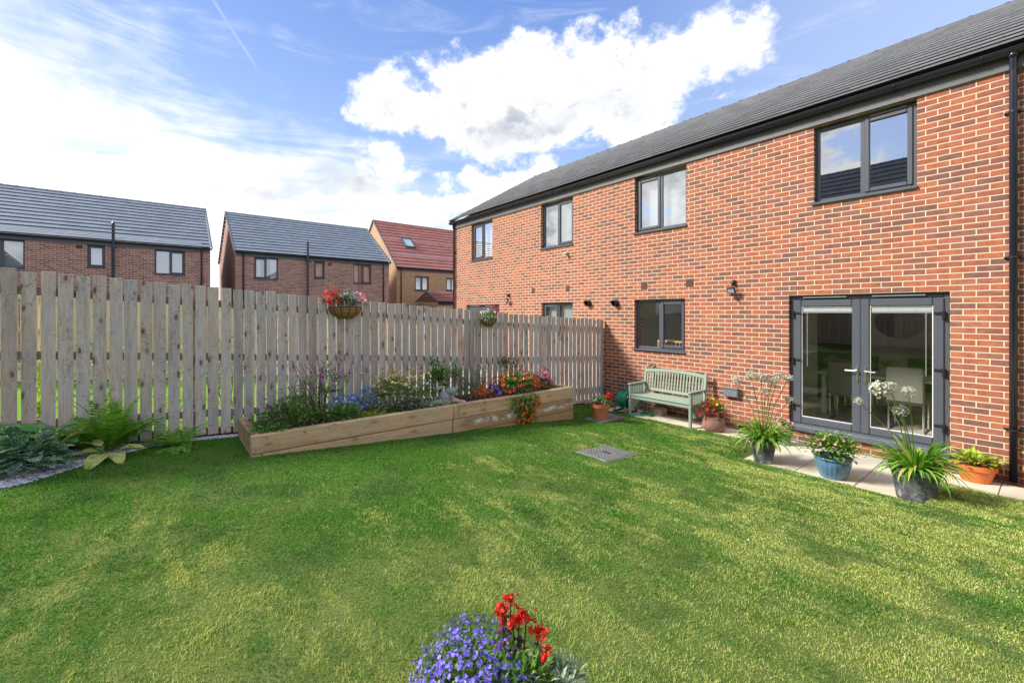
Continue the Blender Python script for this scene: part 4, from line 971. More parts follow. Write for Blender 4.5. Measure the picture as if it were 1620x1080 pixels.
def fscatter(mb, c, r, n, size, k=5, top=.0, jag=.15, cup=.3):
    c = Vector(c)
    for _ in range(n):
        while True:
            v = Vector((rn.gauss(0, 1), rn.gauss(0, 1), rn.gauss(0, 1))).normalized()
            if v.z > top: break
        p = c + Vector((v.x*r[0], v.y*r[1], v.z*r[2]))*(1+rn.uniform(-jag, jag))
        flower(mb, p, v+Vector((rn.gauss(0, .4), rn.gauss(0, .4), rn.gauss(0, .3))), size*rn.uniform(.55, 1.25), k, cup*rn.uniform(.3, 2.2), rn.uniform(.6, 1.))
def strap(mb, p, d, L, W, droop, n=7):
    p = Vector(p); d = d.normalized(); s = d.cross(Vector((0, 0, 1))).normalized(); vs = []; q = p.copy(); dd = d.copy()
    for i in range(n+1):
        t = i/n; w = W/2*(.75+.5*t if t < .4 else 1-.95*((t-.4)/.6)**2); u = s.cross(dd).normalized()
        vs += [q - s*w + u*w*.35, q.copy(), q + s*w + u*w*.35]; q = q + dd*(L/n); dd = (dd + Vector((0, 0, -droop/n*(.4+1.6*t)))).normalized()
    mb.add(vs, [f for i in range(n) for f in ((i*3, i*3+1, i*3+4, i*3+3), (i*3+1, i*3+2, i*3+5, i*3+4))])
def twig(mb, p, q, r=.003, bend=.1, n=4):
    p = Vector(p); q = Vector(q); o = Vector((rn.gauss(0, 1), rn.gauss(0, 1), 0))*bend*(q-p).length
    pts = [p.lerp(q, i/n) + o*math.sin(math.pi*i/n) for i in range(n+1)]; mb.tube(pts, [r*(1-.5*i/n) for i in range(n+1)], 5, False)
def plant(name, label, cat, loc, parts, group=None, rz=0):
    t = thing(name, label, cat, loc, rz, group)
    for nm, mb, mt in parts: mb.build(nm, M[mt], t)
    return t
def pot_prof(r0, r1, h, rim=.03, lip=.012):
    return [(r0*.2, 0), (r0, 0), (r0*1.02, .01), (r1-.004, h-rim), (r1-.004, h-rim), (r1+lip, h-rim), (r1+lip, h), (r1-.012, h), (r1-.02, h-.05), (.001, h-.05)]
def pot(t, r0, r1, h, mat, rim=.03, lip=.012, flute=None, soil=True, n=32):
    MB().lathe(pot_prof(r0, r1, h, rim, lip), n, flute=flute).build('pot', M[mat], t, smooth=False)
    if soil: MB().lathe([(r1-.016, h-.035), (.001, h-.03)], 20).build('soil', M['soil'], t)

_build = MB.build
def _split(s, name, mat, parent=None, smooth=False, loc=None):
    if parent is not None and ('flower' in name or name in ('buds', 'pink_tips', 'withered_leaf')) and s.f:
        # connected pieces of this part
        par = list(range(len(s.v)))
        def find(a):
            while par[a] != a: par[a] = par[par[a]]; a = par[a]
            return a
        for f in s.f:
            for i in f[1:]: par[find(i)] = find(f[0])
        key = {}
        for i, p in enumerate(s.v): key.setdefault((round(p[0], 6), round(p[1], 6), round(p[2], 6)), []).append(i)
        for l in key.values():
            for i in l[1:]: par[find(i)] = find(l[0])
        comp = {}
        for f in s.f: comp.setdefault(find(f[0]), []).append(f)
        if len(comp) <= 48 and name not in ('flower_head', 'flower_spikes'):
            one = {'flowers': 'flower', 'red_flowers': 'red_flower', 'pink_flowers': 'pink_flower', 'yellow_flowers': 'yellow_flower', 'orange_flowers': 'orange_flower', 'lilac_flowers': 'lilac_flower', 'buds': 'bud', 'pink_tips': 'pink_tip'}.get(name, name)
            for fs in comp.values():
                ids = sorted({i for f in fs for i in f}); mp = {i: k for k, i in enumerate(ids)}; m = MB(); m.v = [s.v[i] for i in ids]; m.f = [tuple(mp[i] for i in f) for f in fs]; _build(m, one, mat, parent)
            return None
        o = _build(s, name, mat, parent, smooth, loc)
        if len(comp) > 100: o['kind'] = 'stuff'
        return o
    return _build(s, name, mat, parent, smooth, loc)
MB.build = _split
# agapanthus pots ---------------------------------------------------------
def agapanthus(label, loc, r0, r1, h, nleaf, spread, heads, group):
    t = thing('potted_agapanthus', label, 'potted plant', loc, 0, group); pot(t, r0, r1, h, 'lead', rim=.045)
    lf_ = MB()
    for _ in range(nleaf):
        q = rn.random()*6.283; e = rn.uniform(.25, 1.3); a = rn.random()*r1*.6
        strap(lf_, (math.cos(q)*a, math.sin(q)*a, h-.03), Vector((math.cos(q)*math.cos(e), math.sin(q)*math.cos(e), math.sin(e))), spread*rn.uniform(.65, 1.15), rn.uniform(.022, .036), rn.uniform(.9, 2.4))
    lf_.build('foliage', M['l_strap'], t)
    dd = MB()
    for _ in range(9):
        q = rn.random()*6.283; strap(dd, (math.cos(q)*r1*.8, math.sin(q)*r1*.8, h-.01), Vector((math.cos(q), math.sin(q), .2)), rn.uniform(.16, .26), .02, 5.)
    dd.build('withered_leaf', M['l_dead'], t)
    for (hx, hy, hz, hr_) in heads:
        st = MB(); A = Vector((hx*.12, hy*.12, h)); B = Vector((hx, hy, hz)); mid = A.lerp(B, .5) + Vector((-hx*.12, -hy*.12, .03))
        st.tube([A, A.lerp(mid, .5)+Vector((0, 0, .01)), mid, mid.lerp(B, .5), B], [.006, .0055, .005, .005, .0045], 6); so = st.build('stem', M['stem'], t, smooth=True)
        hd = MB()
        for _ in range(int(60*hr_/.06)):
            v = Vector((rn.gauss(0, 1), rn.gauss(0, 1), rn.gauss(.35, .8))).normalized(); e = B + v*hr_*rn.uniform(.7, 1.05); 
            hd.tube([B, B.lerp(e, .8)], .0012, 3, False); sz = hr_*.33
            leaf(hd, B.lerp(e, .72), v+Vector((rn.gauss(0, .3), rn.gauss(0, .3), rn.gauss(0, .3))), sz, sz*.55, None, 0, .5, 2)
            flower(hd, e, v, sz*.62, 5, .9)
        hd.build('flower_head', M['f_umbel'], so)
    return t
def rel(px_, py_, bx, by):   # height and offset of a flower head seen at a given bearing, placed in the vertical plane through the pot facing the lens
    r_ = Vector((.6254, .7803, 0)); f_ = Vector((-.7803, .6254, 0)); D = (Vector((bx, by, 0))-Vector((CAM.x, CAM.y, 0))).dot(f_)
    p = CAM + f_*D + r_*((px_-810)/690*D) + Vector((0, 0, (494-py_)/690*D)); return p.x-bx, p.y-by, p.z
P1 = (-1.60, -1.50); P2 = (-.10, -1.50)
def heads(lst, P):
    out = []
    for x, y, r in lst: a, b, c = rel(x, y, *P); out.append((a, b, c, r))
    return out
agapanthus('zinc pot of tall agapanthus with several pale seed heads left of the french doors', (*P1, 0), .105, .16, .31, 150, .40,
           heads([(1165.5, 601, .062), (1187, 592.5, .055), (1204, 597.5, .066), (1221, 603, .052), (1231, 596.5, .058), (1247, 598.5, .058), (1211, 621, .058), (1249.5, 633, .055)], P1), 'agapanthus in zinc pots')
agapanthus('large zinc pot of agapanthus in front of the right hand french door', (*P2, 0), .15, .205, .345, 170, .42,
           heads([(1357.5, 634.5, .042), (1392, 616, .088), (1407, 612, .06), (1425, 649, .062), (1437, 620, .058)], P2), 'agapanthus in zinc pots')
# small dark pot with pink geranium behind
t = thing('potted_geranium', 'small dark pot with bright pink flowers against the left french door', 'potted plant', (-1.72, -.45, 0)); pot(t, .075, .10, .19, 'lead')
a = MB(); clump(a, (0, 0, .25), (.12, .12, .09), 90, .055, .04); a.build('foliage', M['l_mid'], t); a = MB(); fscatter(a, (0, 0, .30), (.10, .10, .10), 16, .03, 6); a.build('flowers', M['f_pink'], t)
# blue glazed pot
t = thing('potted_impatiens', 'round blue glazed pot with a bushy pink flowering plant by the patio edge', 'potted plant', (-.85, -1.42, 0))
fl = lambda q, z: 1+.018*math.cos(q*22)*(1 if .03 < z < .19 else 0)
MB().lathe([(.02, 0), (.125, 0), (.130, .01), (.155, .07), (.178, .15), (.186, .205), (.180, .222), (.196, .232), (.198, .25), (.18, .252), (.17, .22), (.001, .215)], 132, flute=fl).build('pot', M['blueglaze'], t, smooth=True)
a = MB(); clump(a, (0, 0, .33), (.25, .25, .17), 1000, .055, .034, .35, .3, floor=.24); a.build('foliage', M['l_mid'], t)
a = MB(); clump(a, (0, 0, .33), (.24, .24, .165), 90, .055, .032, .35, .8, floor=.25); a.build('pale_leaves', M['l_lime'], t)
a = MB(); fscatter(a, (0, 0, .34), (.225, .225, .17), 20, .026, 5); a.build('flowers', M['f_pink'], t)
# orange bowl
t = thing('potted_begonia', 'wide orange bowl with yellow green leaves at the foot of the wall', 'potted plant', (.24, -.24, 0)); pot(t, .125, .17, .20, 'orange', rim=.055)
a = MB(); clump(a, (0, 0, .235), (.20, .16, .075), 210, .08, .05, .3, .3, floor=.19); a.build('foliage', M['l_lime'], t)
a = MB(); clump(a, (-.02, 0, .22), (.20, .17, .06), 60, .075, .045, .2, .5, floor=.17); a.build('red_leaves', M['l_redgreen'], t)
a = MB(); fscatter(a, (.1, -.05, .2), (.12, .10, .03), 4, .022); a.build('flowers', M['f_deepred'], t)
# pot at right picture edge
t = thing('potted_shrub', 'orange terracotta pot with upright yellow green shrub right of the downpipe', 'potted plant', (.76, -.25, 0)); pot(t, .10, .15, .26, 'orange', rim=.03)
a = MB(); tw = MB()
for _ in range(20):
    q = rn.random()*6.3; e = Vector((math.cos(q)*rn.uniform(.03, .17), math.sin(q)*rn.uniform(.03, .15), rn.uniform(.38, .58))); twig(tw, (0, 0, .22), e)
    for k in range(16): p = Vector((0, 0, .24)).lerp(e, .25+.75*k/15); leaf(a, p, rdir(.3), .045, .022, None, .2, .2, 2)
a.build('foliage', M['l_lime'], t); tw.build('twig', M['stem_dark'], t)
# red leaved planter right of the bench
t = thing('potted_begonia', 'rough brown clay pot of red begonia right of the bench', 'potted plant', (-2.76, -.50, 0))
MB().lathe([(.02, 0), (.14, 0), (.17, .04), (.18, .11), (.165, .18), (.15, .22), (.16, .235), (.14, .235), (.13, .2), (.001, .2)], 26, flute=lambda q, z: 1+.03*math.sin(q*3+z*30)+.02*math.sin(q*7)).build('pot', simple('rough_clay', (.26, .13, .10), .95, var=.4, scale=12, bump=1.), t, smooth=True)
a = MB(); clump(a, (0, 0, .34), (.17, .17, .17), 130, .07, .045, .4, .2, floor=.2); a.build('foliage', M['l_mid'], t)
a = MB(); clump(a, (-.07, -.05, .30), (.17, .15, .11), 120, .07, .045, .2, .4, floor=.16); a.build('red_leaves', M['l_redgreen'], t)
a = MB(); fscatter(a, (-.04, -.04, .31), (.17, .17, .20), 34, .036, 6, -.2); a.build('flowers', M['f_deepred'], t); a = MB(); fscatter(a, (.05, -.05, .42), (.08, .08, .12), 6, .035); a.build('yellow_flowers', M['f_yellow'], t)
a = MB(); fscatter(a, (0, 0, .46), (.07, .07, .10), 7, .03); a.build('orange_flowers', M['f_orange'], t)
# terracotta pot with red geranium beside the bed
t = thing('potted_geranium', 'terracotta pot with one bright red bloom beside the end of the raised bed', 'potted plant', (-4.20, -1.70, .118)); pot(t, .115, .165, .26, 'terracotta', rim=.06)
a = MB(); clump(a, (0, 0, .29), (.20, .20, .085), 220, .05, .04, .3, .2, floor=.22); a.build('foliage', M['l_dark'], t); a = MB()
for _ in range(60): flower(a, Vector((.12, .08, .39))+Vector((rn.gauss(0, 1), rn.gauss(0, 1), rn.gauss(0, 1))).normalized()*.045, rdir(), .02, 5)
a.build('bloom', M['f_red'], t); a = MB(); twig(a, (.05, .03, .25), (.12, .08, .38)); a.build('stem', M['stem'], t)
a = MB(); fscatter(a, (-.04, -.03, .30), (.19, .17, .08), 42, .014, 4); a.build('lilac_flowers', M['f_lilac'], t)

# hanging half baskets on the fence -----------------------------------------
def basket(label, y, z, r, h, plants, group='half baskets hooked on the fence', rz=0, x=-5.485):
    t = thing('hanging_basket', label, 'hanging basket', (x, y, z), rz, group)
    n = 18; m = MB(); pr = [(1, 0), (.97, -.18), (.86, -.48), (.66, -.75), (.38, -.93), (.02, -1)]
    vs = []
    for a_, b_ in pr:
        for k in range(n+1): q = -math.pi/2 + math.pi*k/n; vs.append((r*a_*math.cos(q)*.85+.003, r*a_*math.sin(q), h*b_))
    m.add(vs, [(i*(n+1)+k, i*(n+1)+k+1, (i+1)*(n+1)+k+1, (i+1)*(n+1)+k) for i in range(len(pr)-1) for k in range(n)])
    m.add([(.002, r*a_, h*b_) for a_, b_ in pr] + [(.002, -r*a_, h*b_) for a_, b_ in reversed(pr)], [tuple(range(2*len(pr)))]); m.build('liner', M['coir'], t, smooth=False)
    w = MB()
    for k in range(7):
        q = -math.pi/2 + math.pi*k/6; w.tube([(r*a_*math.cos(q)*.87+.004, r*a_*math.sin(q)*1.02, h*b_) for a_, b_ in pr], .0035, 5)
    w.tube([(r*math.cos(-math.pi/2+math.pi*k/16)*.87+.003, r*math.sin(-math.pi/2+math.pi*k/16)*1.02, 0) for k in range(17)], .004, 5); w.build('wire_frame', M['black'], t)
    MB().quad((.002, -r*.9, -.03), (r*.8, -r*.5, -.03), (r*.8, r*.5, -.03), (.002, r*.9, -.03)).build('soil', M['soil'], t)
    for nm, mt, fn in plants: a = MB(); fn(a); a.build(nm, M[mt], t)
basket('half basket overflowing with red, violet and pink flowers on the fence top', -5.70, 2.055, .225, .165, [
    ('foliage', 'l_mid', lambda a: clump(a, (.08, 0, .08), (.12, .22, .12), 220, .05, .03, floor=-.01)),
    ('purple_foliage', 'l_plum', lambda a: clump(a, (.08, -.03, .05), (.12, .20, .10), 120, .05, .03, floor=-.01)),
    ('red_flowers', 'f_red', lambda a: (fscatter(a, (.09, -.20, .12), (.10, .11, .13), 75, .022, 5, -.5, .3))),
    ('violet_flowers', 'f_lilac', lambda a: (fscatter(a, (.09, .02, .08), (.12, .12, .15), 130, .014, 5, -.2, .2))),
    ('pink_flowers', 'f_pink', lambda a: (fscatter(a, (.09, .19, .10), (.09, .07, .11), 42, .024, 5, -.2, .2)))])
basket('tilted half basket trailing silvery green leaves and dark red flowers on the fence', -3.20, 1.87, .155, .14, [
    ('foliage', 'l_silver', lambda a: clump(a, (.09, -.12, -.01), (.09, .12, .14), 150, .05, .026)),
    ('green_leaves', 'l_mid', lambda a: clump(a, (.10, -.04, .03), (.09, .13, .10), 150, .05, .026)),
    ('red_flowers', 'f_deepred', lambda a: fscatter(a, (.08, .08, .12), (.07, .07, .12), 26, .024, 5, -.3)),
    ('pink_flowers', 'f_white', lambda a: fscatter(a, (.08, -.09, .12), (.07, .07, .07), 10, .022, 5, -.3))])

# plants in the raised bed -------------------------------------------------
bz = .60
SC = {'trailing_shrub': 1.0, 'daisy_plant': 1.1, 'salvia_plant': 1.02, 'nasturtium_plant': 1.08, 'yarrow_plant': 1.12, 'leafy_shrub': 1.1, 'twiggy_shrub': 1.2, 'silver_plant': 1.1, 'creeping_plant': 1.1, 'pansy_plant': 1.1}
def bedplant(name, label, cat, x, y, parts, z=bz):
    P = []
    for nm, mt, fn in parts: a = MB(); fn(a); P.append((nm, a, mt))
    o = plant(name, label, cat, (x, y, z), P); k = SC.get(name, 1.22); o.scale = (min(k, 1.15), k, k); return o
bedplant('trailing_shrub', 'low spreading dark green and plum leaved bush at the left end of the bed', 'plant', -4.82, -6.52, [
    ('foliage', 'l_dark', lambda a: (clump(a, (0, 0, .10), (.38, .44, .24), 1200, .045, .03, floor=.04), clump(a, (.28, -.3, .06), (.12, .22, .10), 180, .045, .03, floor=-.08))),
    ('plum_leaves', 'l_plum', lambda a: clump(a, (.05, -.05, .10), (.36, .42, .22), 330, .045, .03, floor=.03)),
    ('silver_leaves', 'l_silver', lambda a: clump(a, (.05, -.05, .10), (.35, .42, .22), 60, .035, .02, floor=.05))])
def salvia_leaves(a):
    for (dx, dy, dz, r) in ((0, .05, .55, .18), (-.05, -.14, .45, .13), (.05, .2, .5, .14), (0, 0, .36, .12), (0, -.25, .30, .12), (0, .14, .34, .09)): clump(a, (dx, dy, dz), (r, r, r*.8), 120, .045, .018, .2, .1)
def salvia_stems(a):
    for k in range(16): q = rn.random()*6.3; twig(a, (0, 0, 0), (math.cos(q)*rn.uniform(.05, .3), math.sin(q)*rn.uniform(.05, .42), rn.uniform(.4, .85)), .005, .05)
def salvia_flowers(a):
    for k in range(20):
        q = rn.random()*6.3; b_ = Vector((math.cos(q)*rn.uniform(.02, .25), math.sin(q)*rn.uniform(.1, .36), rn.uniform(.38, .62))); e = b_ + Vector((math.cos(q)*.07, math.sin(q)*.09+rn.uniform(-.05, .05), rn.uniform(.10, .22)))
        for j in range(9): flower(a, b_.lerp(e, j/8)+Vector((rn.gauss(0, .006),)*3), rdir(.2), rn.uniform(.008, .015), 4, .5)
    for j in range(9): flower(a, Vector((.1, -.62, .32)).lerp(Vector((.1, -.56, .26)), j/8), rdir(), .016, 4)
bedplant('salvia_plant', 'tall airy salvia with magenta flower spikes on a bare dark stem', 'plant', -4.95, -6.16, [
    ('stem', 'stem_dark', salvia_stems), ('foliage', 'l_dark', salvia_leaves), ('flower_spikes', 'f_magenta', salvia_flowers)])
bedplant('feathery_plant', 'hazy grey green feathery plant between the plum leaved bush and the salvia stem', 'plant', -5.05, -6.42, [('foliage', 'l_greyg', lambda a: clump(a, (0, 0, .16), (.22, .34, .20), 700, .06, .008, .6, .2, floor=.02)), ('seed_heads', 'l_purplegrey', lambda a: fscatter(a, (0, 0, .2), (.22, .34, .22), 120, .010, 4, .1))])
bedplant('small_shrub', 'small bright green rounded shrub beside the blue flowers near the front board', 'plant', -4.66, -5.98, [('foliage', 'l_mid', lambda a: clump(a, (0, 0, .08), (.13, .16, .13), 260, .05, .032, floor=.02))])
bedplant('lobelia_plant', 'mound of small blue lobelia flowers behind the small green shrub', 'plant', -4.88, -5.72, [
    ('foliage', 'l_dark', lambda a: clump(a, (0, 0, .10), (.18, .30, .13), 330, .035, .015, floor=.02)),
    ('flowers', 'f_blue', lambda a: (fscatter(a, (0, -.12, .12), (.15, .18, .14), 170, .018, 5, -.1), fscatter(a, (-.08, .16, .16), (.14, .15, .14), 130, .018, 5, -.1)))])
bedplant('creeping_plant', 'flat lime green creeping plant spilling along the front board', 'plant', -4.65, -5.62, [('foliage', 'l_lime', lambda a: clump(a, (0, 0, .035), (.15, .26, .055), 480, .028, .018, floor=.01))])
def yarrow_heads(a):
    for k in range(52):
        p = Vector((rn.gauss(0, .15), rn.gauss(0, .17), rn.uniform(.26, .54)-.0)); 
        for j in range(16): flower(a, p+Vector((rn.gauss(0, .024), rn.gauss(0, .024), rn.gauss(0, .008))), Vector((rn.gauss(0, .3), rn.gauss(0, .3), 1)), .014, 5, .1)
def yarrow_stems(a):
    for k in range(34): twig(a, (0, 0, 0), (rn.gauss(0, .15), rn.gauss(0, .2), rn.uniform(.3, .62)), .003, .06)
bedplant('yarrow_plant', 'yarrow with flat yellow and rust flower heads over grey green leaves', 'plant', -4.82, -5.26, [
    ('stem', 'stem', yarrow_stems), ('flower_heads', 'f_yarrow', yarrow_heads),
    ('foliage', 'l_greyg', lambda a: (clump(a, (0, 0, .18), (.25, .28, .30), 1300, .07, .020, .3, floor=.02), clump(a, (.10, .0, .02), (.18, .2, .10), 160, .06, .014, -.3, floor=-.02)))])
bedplant('daisy_plant', 'leafy clump of white cosmos daisies between the yarrow and the statue', 'plant', -4.88, -4.80, [
    ('foliage', 'l_dark', lambda a: clump(a, (0, 0, .14), (.20, .28, .20), 700, .05, .016, .3, floor=.02)),
    ('flowers', 'f_white', lambda a: (fscatter(a, (.03, 0, .20), (.18, .26, .19), 24, .020, 8, .0, .12, .05), fscatter(a, (.06, .20, .22), (.06, .06, .08), 26, .015, 7)))])
bedplant('silver_plant', 'silvery white leaved cushion plant on the front board left of the statue', 'plant', -4.60, -4.74, [('foliage', 'l_silver', lambda a: clump(a, (.02, 0, .07), (.13, .26, .085), 420, .036, .014, .5, floor=.03))])
def bush_twigs(a):
    for k in range(14): twig(a, (0, 0, 0), (rn.gauss(0, .13), rn.gauss(0, .17), rn.uniform(.35, .62)), .004, .08)
bedplant('leafy_shrub', 'upright dark green shrub with a few white buds behind the statue', 'plant', -5.02, -4.42, [
    ('stem', 'stem_dark', bush_twigs), ('foliage', 'l_dark', lambda a: (clump(a, (0, -.05, .28), (.17, .20, .26), 520, .05, .028, .4, .2), clump(a, (0, .22, .34), (.12, .10, .22), 120, .045, .028, .4, .2), clump(a, (0, -.1, .5), (.12, .15, .14), 110, .045, .028))),
    ('bright_leaves', 'l_mid', lambda a: clump(a, (.05, -.05, .34), (.16, .20, .24), 120, .045, .026, .4, .7)),
    ('buds', 'f_white', lambda a: fscatter(a, (.04, -.02, .38), (.18, .22, .26), 12, .010, 5))])
def lav(a):
    for k in range(330):
        q = rn.random()*6.3; e = rn.uniform(.9, 1.5); d = Vector((math.cos(q)*math.cos(e), math.sin(q)*math.cos(e), math.sin(e))); p = Vector((math.cos(q)*rn.random()*.12, math.sin(q)*rn.random()*.18, 0))
        for j in range(5): leaf(a, p+d*(.10+.30*rn.random()), d+Vector((rn.gauss(0, .3), rn.gauss(0, .3), 0)), .06, .006, None, .05, .1, 2)
bedplant('lavender_plant', 'dense grey green lavender bush behind the orange leaves', 'plant', -4.93, -3.95, [('foliage', 'l_purplegrey', lav), ('base_leaves', 'l_dark', lambda a: clump(a, (.05, 0, .08), (.15, .22, .12), 160, .05, .010, .5, floor=.02))])
bedplant('heuchera_plant', 'low clump of coppery orange leaves at the front board', 'plant', -4.63, -3.92, [('foliage', 'l_orange', lambda a: clump(a, (0, 0, .09), (.11, .17, .10), 150, .055, .045, .5, .2, floor=.05))])
bedplant('pansy_plant', 'cluster of deep violet pansies between copper leaves and orange flowers', 'plant', -4.66, -3.68, [
    ('foliage', 'l_dark', lambda a: clump(a, (0, 0, .09), (.11, .15, .11), 160, .04, .025, floor=.05)), ('flowers', 'f_purple', lambda a: fscatter(a, (.02, 0, .11), (.12, .15, .13), 34, .028, 5, -.1))])
def nast(a, n1=900, s=.05):
    clump(a, (-.02, .02, .16), (.22, .42, .18), int(n1*.6), s, s*.95, .2, .3, floor=.05)
    for k in range(int(n1*.45)):
        t = rn.random(); y = rn.gauss(.0, .15*(1-t*.55)); 
        leaf(a, Vector((.24+rn.uniform(-.02, .04), y, .08-.42*t)), Vector((rn.uniform(.2, 1), rn.gauss(0, .6), rn.gauss(-.3, .5))), s*rn.uniform(.6, 1.1), s*.8, None, .2, .2, 2)
def nastf(a):
    fscatter(a, (-.0, .02, .17), (.24, .42, .20), 105, .030, 5, -.2, .1)
    for k in range(26): t = rn.random(); flower(a, Vector((.29, rn.gauss(.03, .14*(1-t*.4)), .06-.38*t)), Vector((1, rn.gauss(0, .4), .3)), .028, 5, .3)
bedplant('nasturtium_plant', 'nasturtium with orange flowers cascading over the front of the bed', 'plant', -4.68, -3.26, [
    ('foliage', 'l_mid', lambda a: nast(a)), ('dark_leaves', 'l_dark', lambda a: nast(a, 300)), ('flowers', 'f_orange', nastf)])
bedplant('twiggy_shrub', 'twiggy shrub with pinkish brown leaf tips standing behind the nasturtium', 'plant', -5.10, -3.05, [
    ('stem', 'stem_dark', lambda a: [twig(a, (0, 0, 0), (rn.gauss(0, .08), rn.gauss(.02, .13), rn.uniform(.3, .55)), .004, .06) for _ in range(12)]),
    ('foliage', 'l_dark', lambda a: clump(a, (0, -.10, .38), (.09, .08, .14), 130, .045, .026)),
    ('brown_leaves', 'l_redgreen', lambda a: clump(a, (0, .08, .32), (.12, .15, .20), 150, .04, .022, .3, .2)),
    ('pink_tips', 'f_pink', lambda a: fscatter(a, (0, -.02, .44), (.08, .10, .10), 14, .02, 4))])
bedplant('golden_plant', 'small plant with lime yellow top and brown leaves left of the pink begonia', 'plant', -4.78, -2.78, [
    ('foliage', 'l_redgreen', lambda a: clump(a, (.03, 0, .11), (.12, .15, .12), 170, .04, .022, floor=.05)), ('lime_leaves', 'l_lime', lambda a: clump(a, (-.02, -.04, .24), (.08, .10, .07), 80, .04, .026))])
bedplant('begonia_plant', 'round pink and white begonia at the right end of the bed', 'plant', -4.80, -2.52, [
    ('foliage', 'l_plum', lambda a: clump(a, (0, 0, .12), (.11, .13, .14), 120, .04, .028, floor=.03)), ('flowers', 'f_pink', lambda a: fscatter(a, (.0, 0, .15), (.12, .13, .17), 95, .026, 5, -.2))])
bedplant('low_green_plant', 'low dark green plant in the right corner of the bed', 'plant', -4.85, -2.34, [('foliage', 'l_dark', lambda a: clump(a, (0, 0, .07), (.18, .08, .07), 150, .04, .02, floor=.02))])

# statue: seated figure leaning forward with a round hat
st = thing('garden_statue', 'weathered stone figure in a round hat sitting on the bed edge with salmon legs', 'statue', (-4.62, -4.50, .62), 0)
m = MB(); m.sphere((-.06, -.05, .13), (.085, .085, .10), 16, 10, Matrix.Rotation(R(20), 3, 'X')); m.sphere((-.05, -.04, .06), (.09, .09, .06), 14, 8); m.tube([(-.03, .0, .16), (.0, .06, .13), (.01, .10, .10)], [.03, .024, .018], 8); m.build('body', M['stone'], st, smooth=True)
m = MB(); m.sphere((-.03, .04, .225), (.075, .085, .058), 16, 10); m.sphere((-.02, .105, .235), .028, 10, 6); m.sphere((-.02, .06, .185), (.045, .045, .04), 12, 8); m.build('head', M['stone'], st, smooth=True)
m = MB(); 
for dx in (.0, .06): m.tube([(dx-.03, .02, .10), (dx-.01, .10, .085), (dx+.01, .165, .045)], [.034, .030, .026], 10)
m.build('trouser_leg', M['salmon'], st, smooth=True)
m = MB(); 
for dx in (.0, .06): m.sphere((dx+.012, .195, .045), (.028, .032, .040), 10, 8)
m.tube([(-.06, .0, .03), (.02, .08, .02), (.05, .13, .02)], [.028, .026, .02], 8); m.build('shoe', simple('pale_stone', (.5, .5, .55), .9, var=.2, scale=30), st, smooth=True)

# left border ---------------------------------------------------------------
def frond(mb, p, d, L, W, droop, n=18, tips=.32):
    p = Vector(p); d = d.normalized(); q = p.copy(); s = d.cross(Vector((0, 0, 1))).normalized(); prev = q.copy(); pts = [q.copy()]
    for i in range(n):
        q = q + d*(L/n); pts.append(q.copy()); d = (d+Vector((0, 0, -droop/n*(.3+1.4*i/n)))).normalized(); t = (i+1)/n
        w = W*math.sin(math.pi*min(1, (t*.92+.10)))**.8
        if t < .12: continue
        u = s.cross(d)
        for sg in (-1, 1): leaf(mb, q, s*sg + d*.35 + u*.05 + Vector((0, 0, rn.gauss(0, .08))), w*.5*rn.uniform(.9, 1.1), L/n*.85, u, .15, .1, 2)
    mb.tube(pts, .0018, 4, False)
def fern(label, x, y, n, L, W, mat='l_fern', up=(.5, 1.25), side=None):
    a = MB()
    for k in range(n):
        q = rn.random()*6.283 if side is None else rn.uniform(*side); e = rn.uniform(*up); frond(a, (rn.gauss(0, .03), rn.gauss(0, .03), 0), Vector((math.cos(q)*math.cos(e), math.sin(q)*math.cos(e), math.sin(e))), L*rn.uniform(.65, 1.1), W, rn.uniform(.5, 1.5))
    return plant('fern', label, 'fern', (x, y, G(x, y)), [('fronds', a, mat)])
fern('tall bright green fern against the fence left of the raised bed', -5.25, -8.14, 34, .66, .19, up=(.75, 1.35))
fern('low green fern spreading along the fence foot nearer the raised bed', -5.25, -7.58, 30, .44, .13, up=(.15, 1.0))
fern('yellow green fern half cut by the left picture edge', -5.25, -9.02, 20, .45, .15, 'l_gold', up=(.3, 1.1))
fern('bronze and green fern between the tall fern and the hosta', -5.34, -8.32, 24, .50, .15, 'l_fern', up=(.4, 1.25))
def broad(mb, p, d, L, W, curl=.35):
    """wide cupped leaf with 6 x 4 facets"""
    d = d.normalized(); s = d.cross(Vector((0, 0, 1))).normalized(); u = s.cross(d).normalized(); vs = []; n, k = 7, 6; ph = rn.random()*6
    for i in range(n+1):
        t = i/n; w = W/2*math.sin(math.pi*min(1, t**.75*.97+.02))**.75; c = p + d*L*t - u*curl*L*t*t
        for j in range(k+1): v = j/k*2-1; vs.append(c + s*(w*v) + u*(w*.25*v*v + .006*math.sin(t*14+v*5+ph)))
    mb.add(vs, [(i*(k+1)+j, i*(k+1)+j+1, (i+1)*(k+1)+j+1, (i+1)*(k+1)+j) for i in range(n) for j in range(k)])
def hosta(label, x, y, specs, mat, name='hosta_plant'):
    a = MB(); b_ = MB()
    for (q, e, L, W, h) in specs:
        p = Vector((math.cos(q)*.03, math.sin(q)*.03, 0)); top = p + Vector((math.cos(q)*.05, math.sin(q)*.05, h)); b_.tube([p, top], .004, 5); broad(a, top, Vector((math.cos(q)*math.cos(e), math.sin(q)*math.cos(e), math.sin(e))), L, W)
    return plant(name, label, 'plant', (x, y, G(x, y)), [('leaves', a, mat), ('leaf_stalks', b_, 'stem')])
hosta('hosta with big smooth blue green leaves close to the fence', -5.22, -8.62, [(rn.random()*6.3, rn.uniform(.1, .8), rn.uniform(.24, .32), .20, rn.uniform(.12, .26)) for _ in range(13)], 'l_hosta')
